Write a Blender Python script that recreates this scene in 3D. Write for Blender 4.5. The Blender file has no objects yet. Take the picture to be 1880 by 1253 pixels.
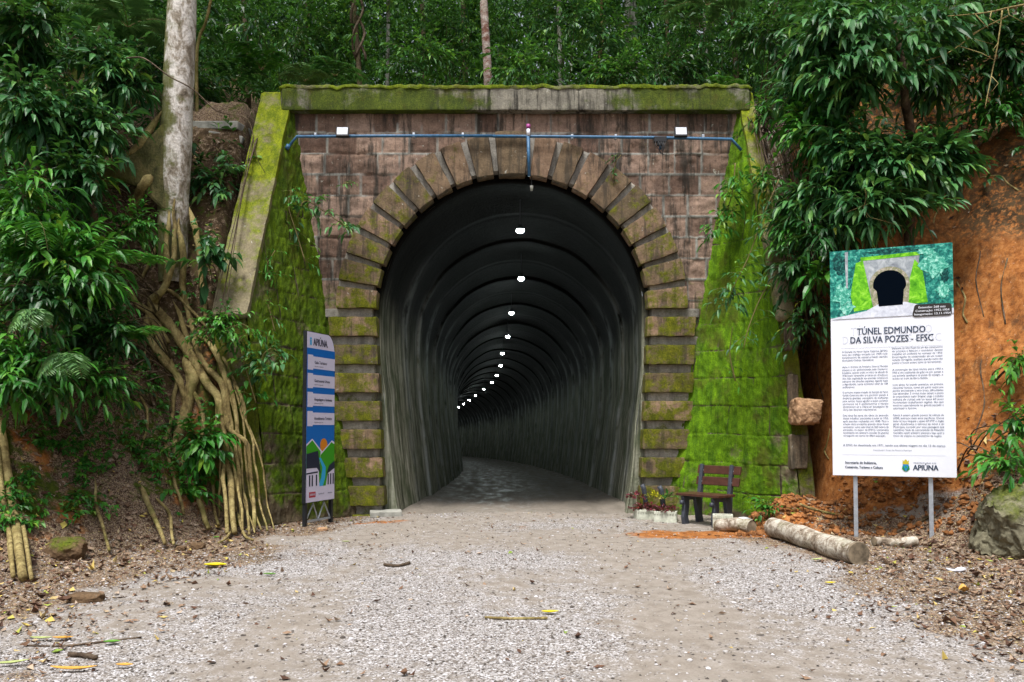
import bpy, math, random
import numpy as np
from mathutils import Vector, Matrix
sc = bpy.context.scene
col = sc.collection
rad = math.radians
# ------------------------------------------------------------------ camera
F = 1462.2
PITCH = rad(2.0)
CAMZ = 1.4
cd = bpy.data.cameras.new("camera"); cam = bpy.data.objects.new("camera", cd); col.objects.link(cam)
cd.lens = 28; cd.sensor_width = 36; cd.clip_start = 0.05; cd.clip_end = 2000
cd.shift_y = 108/1880
cam.location = (0, 0, CAMZ); cam.rotation_euler = (math.pi/2+PITCH, 0, 0)
sc.camera = cam
# ------------------------------------------------------------------ world and sun
SUN_EL, SUN_AZ = 66, 200          # azimuth measured clockwise from +Y: behind the camera, slightly left
w = bpy.data.worlds.new("World"); sc.world = w; w.use_nodes = True
nt = w.node_tree; nt.nodes.clear()
sk = nt.nodes.new('ShaderNodeTexSky'); sk.sky_type = 'NISHITA'; sk.sun_disc = False
sk.sun_elevation = rad(SUN_EL); sk.sun_rotation = rad(SUN_AZ)
sk.air_density = 1.0; sk.dust_density = 4.0; sk.ozone_density = 1.0
bg = nt.nodes.new('ShaderNodeBackground'); bg.inputs['Strength'].default_value = 0.105
ow = nt.nodes.new('ShaderNodeOutputWorld')
hs = nt.nodes.new('ShaderNodeHueSaturation'); hs.inputs['Saturation'].default_value = .38   # thin overcast
nt.links.new(sk.outputs[0], hs.inputs['Color']); nt.links.new(hs.outputs[0], bg.inputs[0]); nt.links.new(bg.outputs[0], ow.inputs[0])
sl = bpy.data.lights.new("sun", 'SUN'); sl.energy = 2.6; sl.angle = rad(16); sl.color = (1, .96, .9)
so = bpy.data.objects.new("sun", sl); col.objects.link(so)
sdir = Vector((math.sin(rad(SUN_AZ))*math.cos(rad(SUN_EL)), math.cos(rad(SUN_AZ))*math.cos(rad(SUN_EL)), math.sin(rad(SUN_EL))))
so.rotation_euler = sdir.to_track_quat('Z', 'Y').to_euler(); so.location = (0, -10, 30)
sc.view_settings.view_transform = 'Standard'; sc.view_settings.look = 'None'
sc.view_settings.exposure = 0.9; sc.view_settings.gamma = 1
sc.render.engine = 'CYCLES'
cy = sc.cycles
cy.use_denoising = True; cy.max_bounces = 5; cy.diffuse_bounces = 3; cy.glossy_bounces = 2
cy.transmission_bounces = 3; cy.transparent_max_bounces = 4; cy.sample_clamp_indirect = 4
cy.caustics_reflective = False; cy.caustics_refractive = False

# ------------------------------------------------------------------ helpers
rng = np.random.default_rng(7)
random.seed(7)
def ray(px, py):
    xc = (px-940)/F; yc = (626.5-py+108)/F
    c, s = math.cos(PITCH), math.sin(PITCH)
    return np.array([xc, c-yc*s, s+yc*c])
def P(px, py, d):
    r = ray(px, py); return Vector((r[0]/r[1]*d, d, CAMZ+r[2]/r[1]*d))
def _hash(ix, iy, iz, seed):
    h = (ix.astype(np.int64)*73856093) ^ (iy.astype(np.int64)*19349663) ^ (iz.astype(np.int64)*83492791) ^ (seed*2654435761)
    h = (h ^ (h >> 13))*1274126177 & 0x7fffffff
    h = (h ^ (h >> 15))*60493 & 0x7fffffff
    return (h % 65536)/65535.0
def vn(x, y, z=0.0, seed=0):
    x, y, z = np.broadcast_arrays(np.asarray(x, float), np.asarray(y, float), np.asarray(z, float))
    ix, iy, iz = np.floor(x).astype(np.int64), np.floor(y).astype(np.int64), np.floor(z).astype(np.int64)
    fx, fy, fz = x-ix, y-iy, z-iz
    fx, fy, fz = [f*f*(3-2*f) for f in (fx, fy, fz)]
    r = 0
    for dx in (0, 1):
        for dy in (0, 1):
            for dz in (0, 1):
                wgt = (fx if dx else 1-fx)*(fy if dy else 1-fy)*(fz if dz else 1-fz)
                r = r+wgt*_hash(ix+dx, iy+dy, iz+dz, seed)
    return r
def fbm(x, y, z=0.0, seed=0, oct=4):
    a, r, t = 1.0, 0, 0
    for i in range(oct):
        r = r+a*vn(np.asarray(x)*2**i, np.asarray(y)*2**i, np.asarray(z)*2**i, seed+i*17); t += a; a *= .5
    return r/t
def ss(a, b, x):
    t = np.clip((np.asarray(x, float)-a)/(b-a), 0, 1); return t*t*(3-2*t)

def tag(o, label=None, cat=None, group=None, kind=None):
    if label: o['label'] = label
    if cat: o['category'] = cat
    if group: o['group'] = group
    if kind: o['kind'] = kind
    return o
def empty(name, loc=(0, 0, 0), label=None, cat=None, group=None, rz=0):
    o = bpy.data.objects.new(name, None); col.objects.link(o); o.location = loc; o.rotation_euler = (0, 0, rz)
    o.empty_display_size = .1
    return tag(o, label, cat, group)
def link(name, me, mat=None, parent=None):
    o = bpy.data.objects.new(name, me); col.objects.link(o)
    if mat and not me.materials: me.materials.append(mat)
    if parent: o.parent = parent
    return o
def rawmesh(name, V, Fc, attrs=None, smooth=False):
    V = np.asarray(V, np.float32).reshape(-1, 3); Fc = np.asarray(Fc, np.int32)
    me = bpy.data.meshes.new(name); k = Fc.shape[1]; n = len(Fc)
    me.vertices.add(len(V)); me.vertices.foreach_set('co', V.ravel())
    me.loops.add(n*k); me.loops.foreach_set('vertex_index', Fc.ravel())
    me.polygons.add(n); me.polygons.foreach_set('loop_start', np.arange(0, n*k, k, dtype=np.int32))
    try: me.polygons.foreach_set('loop_total', np.full(n, k, np.int32))
    except Exception: pass
    me.polygons.foreach_set('use_smooth', np.full(n, smooth))
    for a, v in (attrs or {}).items():
        at = me.attributes.new(a, 'FLOAT', 'POINT'); at.data.foreach_set('value', np.asarray(v, np.float32).ravel())
    me.update(calc_edges=True)
    return me
def nmesh(name, V, Fc, mat, parent=None, attrs=None, smooth=False):
    return link(name, rawmesh(name, V, Fc, attrs, smooth), mat, parent)
def grid_faces(nu, nv, off=0):
    i, j = np.meshgrid(np.arange(nu-1), np.arange(nv-1), indexing='ij')
    a = (i*nv+j).ravel()+off
    return np.stack([a, a+nv, a+nv+1, a+1], 1)
class MB:
    """collects quads/tris (mixed) into one mesh"""
    def __init__(s): s.v = []; s.f = []
    def add(s, vs, fs):
        o = len(s.v); s.v += [tuple(v) for v in vs]; s.f += [tuple(i+o for i in f) for f in fs]
    def box(s, c, size, rot=None):
        x, y, z = [k/2 for k in size]
        vs = [Vector((a, b, d)) for a in (-x, x) for b in (-y, y) for d in (-z, z)]
        if rot is not None: vs = [rot @ v for v in vs]
        s.add([v+Vector(c) for v in vs], [(0, 1, 3, 2), (4, 6, 7, 5), (0, 4, 5, 1), (2, 3, 7, 6), (0, 2, 6, 4), (1, 5, 7, 3)])
    def prism(s, poly, y0, y1):
        """poly in x,z ; extruded along y"""
        n = len(poly)
        s.add([(p[0], y0, p[1]) for p in poly]+[(p[0], y1, p[1]) for p in poly],
              [tuple(range(n)), tuple(range(2*n-1, n-1, -1))]+[(i, i+n, (i+1) % n+n, (i+1) % n) for i in range(n)])
    def tube(s, pts, rs, n=10, cap=True, wob=0, seed=0):
        pts = [Vector(p) for p in pts]; rs = rs if hasattr(rs, '__len__') else [rs]*len(pts)
        o = []; prev = None
        rr = random.Random(seed)
        for i, p in enumerate(pts):
            t = (pts[min(i+1, len(pts)-1)]-pts[max(i-1, 0)]).normalized()
            if prev is None: a = t.orthogonal().normalized()
            else: a = (prev-t*prev.dot(t)).normalized()
            prev = a; b = t.cross(a)
            for k in range(n):
                an = 2*math.pi*k/n; r = rs[i]*(1+wob*(rr.random()-.5)*2)
                o.append(p+a*math.cos(an)*r+b*math.sin(an)*r)
        m = len(pts)
        fs = [(i*n+k, i*n+(k+1) % n, (i+1)*n+(k+1) % n, (i+1)*n+k) for i in range(m-1) for k in range(n)]
        if cap: fs += [tuple(range(n-1, -1, -1)), tuple((m-1)*n+k for k in range(n))]
        s.add(o, fs)
    def build(s, name, mat, parent=None, smooth=False, bevel=0, sub=0):
        me = bpy.data.meshes.new(name); me.from_pydata(s.v, [], s.f); me.update()
        if smooth: me.polygons.foreach_set('use_smooth', [True]*len(me.polygons))
        o = link(name, me, mat, parent)
        if bevel:
            m = o.modifiers.new('bevel', 'BEVEL'); m.width = bevel; m.segments = 2; m.limit_method = 'ANGLE'
        return o
def smooth_path(pts, n=6):
    """catmull-rom"""
    pts = [np.array(p, float) for p in pts]
    if len(pts) < 3: return pts
    q = [2*pts[0]-pts[1]]+pts+[2*pts[-1]-pts[-2]]
    out = []
    for i in range(1, len(q)-2):
        for k in range(n):
            t = k/n; a, b, c, d = q[i-1:i+3]
            out.append(.5*((2*b)+(c-a)*t+(2*a-5*b+4*c-d)*t*t+(3*b-a-3*c+d)*t**3))
    out.append(pts[-1]); return out

# ------------------------------------------------------------------ materials
class NB:
    def __init__(s, name, rough=.8, spec=.3):
        s.m = bpy.data.materials.new(name); s.m.use_nodes = True; s.t = s.m.node_tree
        s.b = s.t.nodes['Principled BSDF']; s.b.inputs['Roughness'].default_value = rough
        s.b.inputs['Specular IOR Level'].default_value = spec
        s.tc = s.t.nodes.new('ShaderNodeTexCoord')
    def n(s, typ, **k):
        o = s.t.nodes.new(typ)
        for a, v in k.items(): setattr(o, a, v)
        return o
    def l(s, a, b): s.t.links.new(a, b)
    def vec(s, scale=(1, 1, 1), rot=(0, 0, 0), src='Object'):
        m = s.n('ShaderNodeMapping'); m.inputs['Scale'].default_value = scale; m.inputs['Rotation'].default_value = rot
        s.l(s.tc.outputs[src], m.inputs[0]); return m.outputs[0]
    def noise(s, scale, detail=5, vec=None, rough=.6, dist=0):
        o = s.n('ShaderNodeTexNoise'); o.inputs['Scale'].default_value = scale; o.inputs['Detail'].default_value = detail
        o.inputs['Roughness'].default_value = rough; o.inputs['Distortion'].default_value = dist
        s.l(vec if vec is not None else s.tc.outputs['Object'], o.inputs['Vector']); return o.outputs['Fac']
    def voro(s, scale, vec=None, out='Color', feature='F1'):
        o = s.n('ShaderNodeTexVoronoi', feature=feature); o.inputs['Scale'].default_value = scale
        s.l(vec if vec is not None else s.tc.outputs['Object'], o.inputs['Vector']); return o.outputs[out]
    def attr(s, name):
        o = s.n('ShaderNodeAttribute'); o.attribute_name = name; return o.outputs['Fac']
    def ramp(s, fac, stops, interp='LINEAR'):
        o = s.n('ShaderNodeValToRGB'); r = o.color_ramp; r.interpolation = interp
        while len(r.elements) < len(stops): r.elements.new(.5)
        for e, (p, c) in zip(r.elements, stops):
            e.position = p; e.color = (*c, 1) if hasattr(c, '__len__') else (c, c, c, 1)
        s.l(fac, o.inputs[0]); return o.outputs[0]
    def mix(s, fac, a, b, mode='MIX'):
        o = s.n('ShaderNodeMix', data_type='RGBA', blend_type=mode)
        for v, i in ((fac, 0), (a, 6), (b, 7)):
            if hasattr(v, 'links') or isinstance(v, bpy.types.NodeSocket): s.l(v, o.inputs[i])
            elif i == 0: o.inputs[0].default_value = v
            else: o.inputs[i].default_value = (*v, 1)
        return o.outputs[2]
    def math(s, op, a, b=0.0, c=None):
        o = s.n('ShaderNodeMath', operation=op)
        for v, i in ((a, 0), (b, 1), (c, 2)):
            if v is None: continue
            if isinstance(v, bpy.types.NodeSocket): s.l(v, o.inputs[i])
            else: o.inputs[i].default_value = v
        return o.outputs[0]
    def step(s, v, a, b):
        o = s.n('ShaderNodeMapRange', interpolation_type='SMOOTHSTEP')
        o.inputs['From Min'].default_value = a; o.inputs['From Max'].default_value = b
        s.l(v, o.inputs['Value']); return o.outputs[0]
    def color(s, c): 
        if isinstance(c, bpy.types.NodeSocket): s.l(c, s.b.inputs['Base Color'])
        else: s.b.inputs['Base Color'].default_value = (*c, 1)
    def bump(s, h, strength=.5, dist=.02):
        o = s.n('ShaderNodeBump'); o.inputs['Strength'].default_value = strength; o.inputs['Distance'].default_value = dist
        s.l(h, o.inputs['Height']); s.l(o.outputs[0], s.b.inputs['Normal'])
    def rough(s, v): s.l(v, s.b.inputs['Roughness'])

def plain(name, c, rough=.6, spec=.3, metal=0, var=.25, scale=20):
    m = NB(name, rough, spec); m.b.inputs['Metallic'].default_value = metal
    f = m.noise(scale, 4)
    d = tuple(k*(1-var) for k in c); u = tuple(min(1, k*(1+var)) for k in c)
    m.color(m.ramp(f, [(.3, d), (.7, u)])); m.bump(f, .15, .005)
    return m.m

def leaf_mat(name, stops, rough=.42, trans=.25, spec=.4):
    m = NB(name, rough, spec)
    r = m.attr('rnd')
    c = m.ramp(r, stops)
    c = m.mix(.35, c, m.ramp(m.noise(25, 2), [(.3, (.4, .4, .4)), (.7, (1, 1, 1))]), 'MULTIPLY')
    m.color(c)
    tr = m.n('ShaderNodeBsdfTranslucent'); m.l(m.mix(.5, c, (.10, .22, .02), 'MIX'), tr.inputs[0])
    mx = m.n('ShaderNodeMixShader'); mx.inputs[0].default_value = trans
    m.l(m.b.outputs[0], mx.inputs[1]); m.l(tr.outputs[0], mx.inputs[2])
    m.l(mx.outputs[0], m.t.nodes['Material Output'].inputs[0])
    return m.m
M = {}
M['leaf_dark'] = leaf_mat('leaf_dark', [(0, (.006, .034, .010)), (.4, (.014, .080, .018)), (.75, (.036, .155, .032)), (.95, (.11, .28, .03)), (1, (.34, .32, .03))])
M['leaf_gloss'] = leaf_mat('leaf_gloss', [(0, (.008, .050, .018)), (.4, (.026, .130, .036)), (.75, (.085, .26, .065)), (1, (.24, .42, .06))], rough=.45, spec=.4)
M['leaf_bright'] = leaf_mat('leaf_bright', [(0, (.012, .085, .012)), (.45, (.035, .20, .020)), (.85, (.11, .34, .03)), (1, (.30, .42, .04))])
M['leaf_pale'] = leaf_mat('leaf_pale', [(0, (.07, .19, .08)), (.5, (.14, .31, .11)), (1, (.25, .44, .14))], trans=.15)
M['leaf_far'] = leaf_mat('leaf_far', [(0, (.004, .022, .010)), (.35, (.022, .105, .024)), (.7, (.065, .24, .032)), (1, (.28, .52, .05))], trans=.4, rough=.55)
M['leaf_red'] = leaf_mat('leaf_red', [(0, (.05, .008, .018)), (.6, (.16, .015, .04)), (1, (.30, .04, .05))], trans=.2)
M['leaf_yellow'] = leaf_mat('leaf_yellow', [(0, (.25, .35, .02)), (1, (.75, .65, .02))], trans=.3)
def litter_mat():
    m = NB('dry_leaf', .75, .25); r = m.attr('rnd')
    m.color(m.ramp(r, [(0, (.035, .018, .012)), (.25, (.11, .055, .035)), (.5, (.20, .122, .075)), (.75, (.30, .21, .145)), (.9, (.40, .32, .25)), (.97, (.50, .38, .10)), (1, (.20, .32, .05))]))
    return m.m
M['litter'] = litter_mat()
def gravel_mat():
    m = NB('gravel_stone', .85, .2); r = m.attr('rnd')
    m.color(m.ramp(r, [(0, (.05, .044, .04)), (.3, (.16, .138, .122)), (.6, (.31, .29, .275)), (.9, (.44, .43, .44)), (1, (.62, .61, .65))]))
    return m.m
M['gravel_stone'] = gravel_mat()
def ground_mat():
    m = NB('ground', .9, .15)
    n1 = m.noise(1.1, 6); n2 = m.noise(7, 6, dist=.4); n3 = m.noise(60, 4, rough=.8); v = m.voro(95); vs = m.n('ShaderNodeSeparateColor'); m.l(v, vs.inputs[0])
    tan = m.ramp(m.math('ADD', m.math('MULTIPLY', n2, .6), m.math('MULTIPLY', n3, .4)), [(.3, (.165, .138, .112)), (.55, (.275, .245, .215)), (.75, (.36, .33, .30))])
    grav = m.ramp(vs.outputs[0], [(0, (.055, .05, .046)), (.22, (.16, .14, .125)), (.6, (.32, .30, .29)), (.88, (.47, .46, .475)), (1, (.66, .66, .70))])
    g = m.math('ADD', m.attr('gravel'), m.math('MULTIPLY', m.math('SUBTRACT', n2, .5), 1.4))
    base = m.mix(m.step(g, .25, .75), tan, grav)
    lit = m.ramp(vs.outputs[1], [(0, (.035, .024, .016)), (.3, (.11, .070, .045)), (.6, (.20, .138, .095)), (.9, (.32, .25, .19)), (1, (.42, .34, .16))])
    l_ = m.math('ADD', m.attr('litter'), m.math('MULTIPLY', m.math('SUBTRACT', n2, .5), .9))
    base = m.mix(m.step(l_, .35, .65), base, lit)
    org = m.ramp(m.noise(9, 7, rough=.75), [(.30, (.085, .030, .010)), (.44, (.24, .085, .022)), (.58, (.38, .155, .045)), (.78, (.50, .31, .16))])
    org = m.mix(m.math('MULTIPLY', m.step(m.noise(3.0, 7, vec=m.vec((1.6, 1.6, .35)), rough=.75), .50, .66), .75), org, (.085, .045, .022))
    org = m.mix(m.math('MULTIPLY', m.step(m.noise(28, 5, rough=.8), .60, .68), .6), org, (.50, .40, .30))
    o_ = m.math('ADD', m.attr('orange'), m.math('MULTIPLY', m.math('SUBTRACT', m.noise(4, 6), .5), .9))
    base = m.mix(m.step(o_, .40, .62), base, org)
    moss = m.ramp(m.noise(22, 4), [(.3, (.03, .05, .008)), (.7, (.10, .13, .015))])
    s_ = m.math('ADD', m.attr('moss'), m.math('MULTIPLY', m.math('SUBTRACT', m.noise(5, 6), .5), 1.3))
    base = m.mix(m.step(s_, .45, .65), base, moss)
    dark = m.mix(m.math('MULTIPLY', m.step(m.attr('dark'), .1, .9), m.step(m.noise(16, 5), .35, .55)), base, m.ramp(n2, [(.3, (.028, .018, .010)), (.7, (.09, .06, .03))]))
    m.color(dark)
    h = m.math('ADD', m.math('MULTIPLY', n3, .35), m.math('ADD', m.math('MULTIPLY', n2, .6), m.math('MULTIPLY', vs.outputs[0], .25)))
    m.bump(h, .55, .03)
    m.rough(m.ramp(m.attr('wet'), [(0, .92), (1, .45)]))
    return m.m
M['ground'] = ground_mat()
def moss_stone(name, stone, mortar, mossy=0.0, streak=.5, mosscol=((.05, .09, .004), (.16, .24, .008)), pale=.3, rough=.9, mossscale=2.2, vst=False):
    """weathered stone: attrs blk (per block), mor (joint), moss (amount)"""
    m = NB(name, rough, .2)
    blk = m.attr('blk'); fine = m.noise(38, 6, rough=.75); mid = m.noise(6, 6, rough=.65)
    base = m.ramp(blk, [(0, stone[0]), (.5, stone[1]), (1, stone[2])])
    base = m.mix(.75, base, m.ramp(mid, [(.3, (.45, .42, .42)), (.5, (.85, .83, .82)), (.7, (1.25, 1.2, 1.15))]), 'MULTIPLY')
    base = m.mix(.7, base, m.ramp(fine, [(.3, (.5, .5, .5)), (.7, (1.35, 1.35, 1.35))]), 'MULTIPLY')
    base = m.mix(m.attr('mor'), base, m.mix(m.step(mid, .35, .7), tuple(k*.55 for k in mortar), mortar))
    lich = m.step(m.noise(14, 5, rough=.7, dist=.5), .64, .70)
    base = m.mix(m.math('MULTIPLY', lich, pale), base, (.50, .50, .44))
    st = m.noise(2.4, 5, vec=m.vec((3.2, 3.2, .28)), rough=.7)
    base = m.mix(m.math('MULTIPLY', m.step(m.math('ADD', st, m.math('MULTIPLY', m.math('SUBTRACT', m.noise(.9, 3), .5), .5)), .47, .64), streak), base, (.030, .028, .024))
    ms = m.math('ADD', m.attr('moss'), m.math('MULTIPLY', m.math('SUBTRACT', m.noise(mossscale, 7, rough=.72), .5), 1.5))
    mfac = m.step(ms, .38, .68)
    mc = m.ramp(m.noise(9, 6, vec=m.vec((1, 1, .16) if vst else (1, 1, .45)), rough=.75), [(.3, mosscol[0]), (.52, tuple((a+b)/2 for a, b in zip(*mosscol))), (.72, mosscol[1])])
    mc = m.mix(.8, mc, m.ramp(m.noise(48, 5, rough=.8), [(.32, (.35, .4, .4)), (.5, (1.0, 1.0, 1.0)), (.70, (1.9, 1.6, 1.2))]), 'MULTIPLY')
    mc = m.mix(m.math('MULTIPLY', m.step(m.noise(1.7, 6, rough=.7), .50, .66), .6), mc, (.075, .062, .012))
    base = m.mix(mfac, base, mc)
    base = m.mix(m.math('MULTIPLY', m.step(m.noise(3.1, 6, vec=m.vec((4.2, 4.2, .22)), rough=.75), .53, .68), .55*streak), base, (.022, .024, .014))
    m.color(base)
    m.bump(m.math('ADD', m.math('MULTIPLY', fine, .6), m.math('ADD', mid, m.math('MULTIPLY', m.math('MULTIPLY', mfac, m.noise(70, 3)), .8))), .6, .02)
    return m.m
M['wall'] = moss_stone('portal_stone', ((.13, .082, .063), (.235, .162, .125), (.36, .26, .205)), (.34, .34, .31), streak=.85, pale=.8)
M['vous'] = moss_stone('arch_stone', ((.13, .10, .062), (.22, .155, .10), (.30, .20, .14)), (.3, .3, .3), streak=.7, mosscol=((.045, .06, .004), (.17, .18, .010)), mossscale=4.5, pale=.8)
M['recess'] = moss_stone('joint_stone', ((.26, .25, .22), (.34, .33, .30), (.40, .39, .35)), (.3, .3, .3), streak=.3, mosscol=((.05, .07, .01), (.13, .15, .02)), mossscale=4)
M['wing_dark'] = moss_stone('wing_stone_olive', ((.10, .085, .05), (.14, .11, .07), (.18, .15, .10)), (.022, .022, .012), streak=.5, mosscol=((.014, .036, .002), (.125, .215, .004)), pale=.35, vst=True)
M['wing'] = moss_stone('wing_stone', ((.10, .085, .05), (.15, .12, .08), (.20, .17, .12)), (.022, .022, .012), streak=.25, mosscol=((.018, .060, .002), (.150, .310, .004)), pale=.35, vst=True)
M['coping'] = moss_stone('coping', ((.20, .18, .11), (.25, .22, .14), (.28, .25, .17)), (.2, .2, .2), streak=.15, mosscol=((.06, .10, .004), (.27, .32, .012)), pale=.9)
M['pier'] = moss_stone('pier', ((.15, .12, .08), (.2, .165, .115), (.25, .21, .15)), (.2, .2, .2), streak=.7, mosscol=((.035, .055, .004), (.13, .16, .010)), pale=.9, mossscale=3)
M['parapet'] = moss_stone('parapet', ((.20, .19, .15), (.25, .24, .20), (.3, .28, .24)), (.2, .2, .2), streak=1.0, mosscol=((.025, .042, .008), (.105, .145, .016)), pale=.9)
M['parapet_top'] = moss_stone('parapet_moss', ((.16, .15, .10), (.2, .19, .13), (.23, .22, .15)), (.2, .2, .2), streak=.2, mosscol=((.05, .085, .004), (.20, .27, .01)), pale=.6)
def lining_mat():
    m = NB('lining', .75, .12)
    st = m.noise(3.0, 7, vec=m.vec((2.6, 2.6, .10)), rough=.72)
    c = m.ramp(st, [(.32, (.02, .023, .016)), (.43, (.11, .118, .085)), (.54, (.26, .265, .20)), (.68, (.52, .51, .46))])
    c = m.mix(m.math('MULTIPLY', m.step(m.noise(1.5, 6), .46, .66), .55), c, (.038, .065, .020))
    crown_dark = m.step(m.math('ADD', m.attr('hgt'), m.math('MULTIPLY', m.math('SUBTRACT', m.noise(.8, 4), .5), .25)), .45, .70)
    c = m.mix(m.math('MULTIPLY', crown_dark, .99), c, (.0022, .002, .0018))  # lining colour goes near black towards the crown
    c = m.mix(m.math('MULTIPLY', m.math('MULTIPLY', m.attr('lit_band'), m.step(m.noise(2.2, 5), .34, .58)), m.step(m.attr('hgt'), .90, .55)), c, (.34, .36, .35))  # lamp glow on the ribs, painted as pale bands at the ring seams
    m.b.inputs['Specular IOR Level'].default_value = .05
    m.color(c); m.bump(m.math('ADD', st, m.noise(25, 4)), .5, .03)
    return m.m
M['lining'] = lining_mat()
def floor_mat():
    m = NB('tunnel_floor', .6, .4)
    a = m.noise(3, 6, vec=m.vec((1.5, .4, 1))); b = m.noise(50, 4)
    tn = m.n('ShaderNodeSeparateXYZ'); m.l(m.tc.outputs['Object'], tn.inputs[0])
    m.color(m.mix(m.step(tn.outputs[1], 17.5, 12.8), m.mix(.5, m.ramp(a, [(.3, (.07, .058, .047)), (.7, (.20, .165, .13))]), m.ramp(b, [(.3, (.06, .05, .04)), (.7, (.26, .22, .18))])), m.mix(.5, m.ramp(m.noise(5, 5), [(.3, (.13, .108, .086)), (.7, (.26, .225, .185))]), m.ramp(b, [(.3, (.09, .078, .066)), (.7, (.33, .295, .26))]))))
    m.rough(m.ramp(a, [(.35, .35), (.65, .85)])); m.bump(b, .3, .01); return m.m
M['tfloor'] = floor_mat()
def bark_mat(name, a, b, c, thr=(.45, .6), moss=.5, vs=(1, 1, .5), scale=6):
    m = NB(name, .85, .2)
    n1 = m.noise(scale, 7, vec=m.vec(vs), rough=.75, dist=.6); n2 = m.noise(30, 5)
    base = m.ramp(n1, [(thr[0]-.12, a), (thr[0], b), (thr[1], c)])
    base = m.mix(.6, base, m.ramp(n2, [(.3, (.5, .5, .5)), (.7, (1.3, 1.3, 1.3))]), 'MULTIPLY')
    base = m.mix(m.math('MULTIPLY', m.step(m.math('ADD', m.noise(2.5, 6), m.math('MULTIPLY', m.attr('moss'), .35)), .52, .66), moss), base, (.085, .095, .012))
    m.color(base); m.bump(m.math('ADD', n1, n2), .6, .02); return m.m
M['bark_pale'] = bark_mat('bark_pale', (.09, .07, .05), (.28, .24, .19), (.66, .63, .60), thr=(.44, .56), moss=.9)
M['bark_root'] = bark_mat('bark_root', (.06, .045, .02), (.20, .15, .06), (.36, .30, .13), moss=.55)
M['bark_mossy'] = bark_mat('bark_mossy', (.03, .03, .012), (.07, .07, .025), (.14, .12, .05), moss=.6)
M['bark_brown'] = bark_mat('bark_brown', (.02, .014, .010), (.065, .045, .030), (.16, .12, .085), moss=.3)
M['bark_red'] = bark_mat('bark_red', (.12, .05, .035), (.25, .12, .09), (.55, .48, .44), thr=(.42, .58), moss=.2, vs=(1, 1, 2))
M['bark_grey'] = bark_mat('bark_grey', (.06, .06, .05), (.20, .21, .18), (.50, .52, .48), moss=.3)
M['log'] = bark_mat('log_bark', (.07, .05, .035), (.25, .20, .15), (.55, .51, .44), thr=(.44, .58), moss=.35, vs=(1, 1, 1), scale=9)
M['cutwood'] = plain('cut_wood', (.20, .16, .11), .85, var=.7, scale=7)
M['vine'] = plain('vine', (.16, .13, .05), .8)
M['rock'] = moss_stone('boulder', ((.17, .16, .11), (.2, .19, .13), (.24, .22, .16)), (.2, .2, .2), streak=.1, mosscol=((.04, .06, .01), (.13, .15, .03)), pale=.3)
M['brownrock'] = moss_stone('brown_rock', ((.12, .08, .045), (.14, .09, .05), (.16, .11, .06)), (.2, .2, .2), streak=.1, mosscol=((.04, .07, .005), (.12, .16, .01)), pale=.2)
M['sandstone'] = moss_stone('sandstone', ((.42, .26, .15), (.46, .29, .17), (.5, .33, .2)), (.2, .2, .2), streak=.1, pale=.2)
M['bluepipe'] = plain('blue_pipe', (.035, .12, .24), .45, .4, var=.3)
M['black'] = plain('black_paint', (.012, .014, .018), .5, .4)
M['whitepanel'] = plain('white_panel', (.74, .77, .86), .35, .4, var=.02)
M['steel'] = plain('galvanised', (.42, .46, .52), .4, .5, metal=.5, var=.15)
M['concwhite'] = plain('white_concrete', (.50, .52, .44), .85, var=.3, scale=12)
M['conc'] = plain('concrete', (.30, .30, .27), .9, var=.35, scale=8)
M['woodred'] = plain('red_wood', (.065, .025, .016), .4, .45, var=.35, scale=14)
M['benchleg'] = plain('bench_leg', (.045, .052, .07), .55, .4, var=.3)

# ------------------------------------------------------------------ terrain
def HN(x, y):
    """height without fine noise"""
    x = np.asarray(x, float); y = np.asarray(y, float); x, y = np.broadcast_arrays(x, y)
    xl = np.interp(y, [-60, 0, 5, 7.7, 9, 10, 11.1, 11.5, 14], [9, 7, 6.0, 4.95, 4.5, 4.15, 3.85, 3.95, 3.95])
    sL = np.interp(y, [-20, 0, 6, 8, 10, 12], [.3, .4, .6, .85, 1.15, 2.3]); TL = np.interp(y, [8, 12], [2.6, 1.7])
    xr = np.interp(y, [-60, 0, 3, 6, 8.5, 10, 11.2, 11.7, 14], [9.5, 8, 7.2, 6.3, 5.5, 4.85, 4.45, 4.35, 4.35])
    sR = np.interp(y, [-20, 0, 6, 8.5, 10.5, 12], [.3, .4, .5, .8, 1.5, 2.2]); TR = np.interp(y, [8, 12], [3.2, 2.6])
    def side(t, s, T):
        t = np.maximum(t, 0); t = t*t/(t+.22)
        return s*np.minimum(t, T)+.55*np.maximum(t-T, 0)
    z = np.where(x < 0, side(-x-xl, sL, TL), side(x-xr, sR, TR))
    ax = np.abs(x)
    rel = np.where(x < 0, 3.95, 4.4)
    cap = np.clip(2.9+(y-11.4)*2.45, 0, 6.8)*ss(10.95, 11.7, y)*ss(0, .5, ax-rel)
    z = np.maximum(z, cap+np.where(cap > 1, .35*np.maximum(ax-5.5, 0), 0))
    top = 6.8+np.minimum(.33*np.maximum(y-15.5, 0), 14)+.5*np.maximum(ax-4.6, 0)
    z = np.where((y > 13.19) & (ax < 4.2), top, z)
    z = np.where(y > 13.9, np.maximum(z, top), z)
    z = np.minimum(z, 26)
    z = z+.50*np.exp(-(((x-3.9)/.5)**2+((y-11.2)/.34)**2))            # spoil heap by the bench
    z = z+.24*np.exp(-(((x-4.7)/.8)**2+((y-10.85)/.4)**2))
    return z
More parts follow.
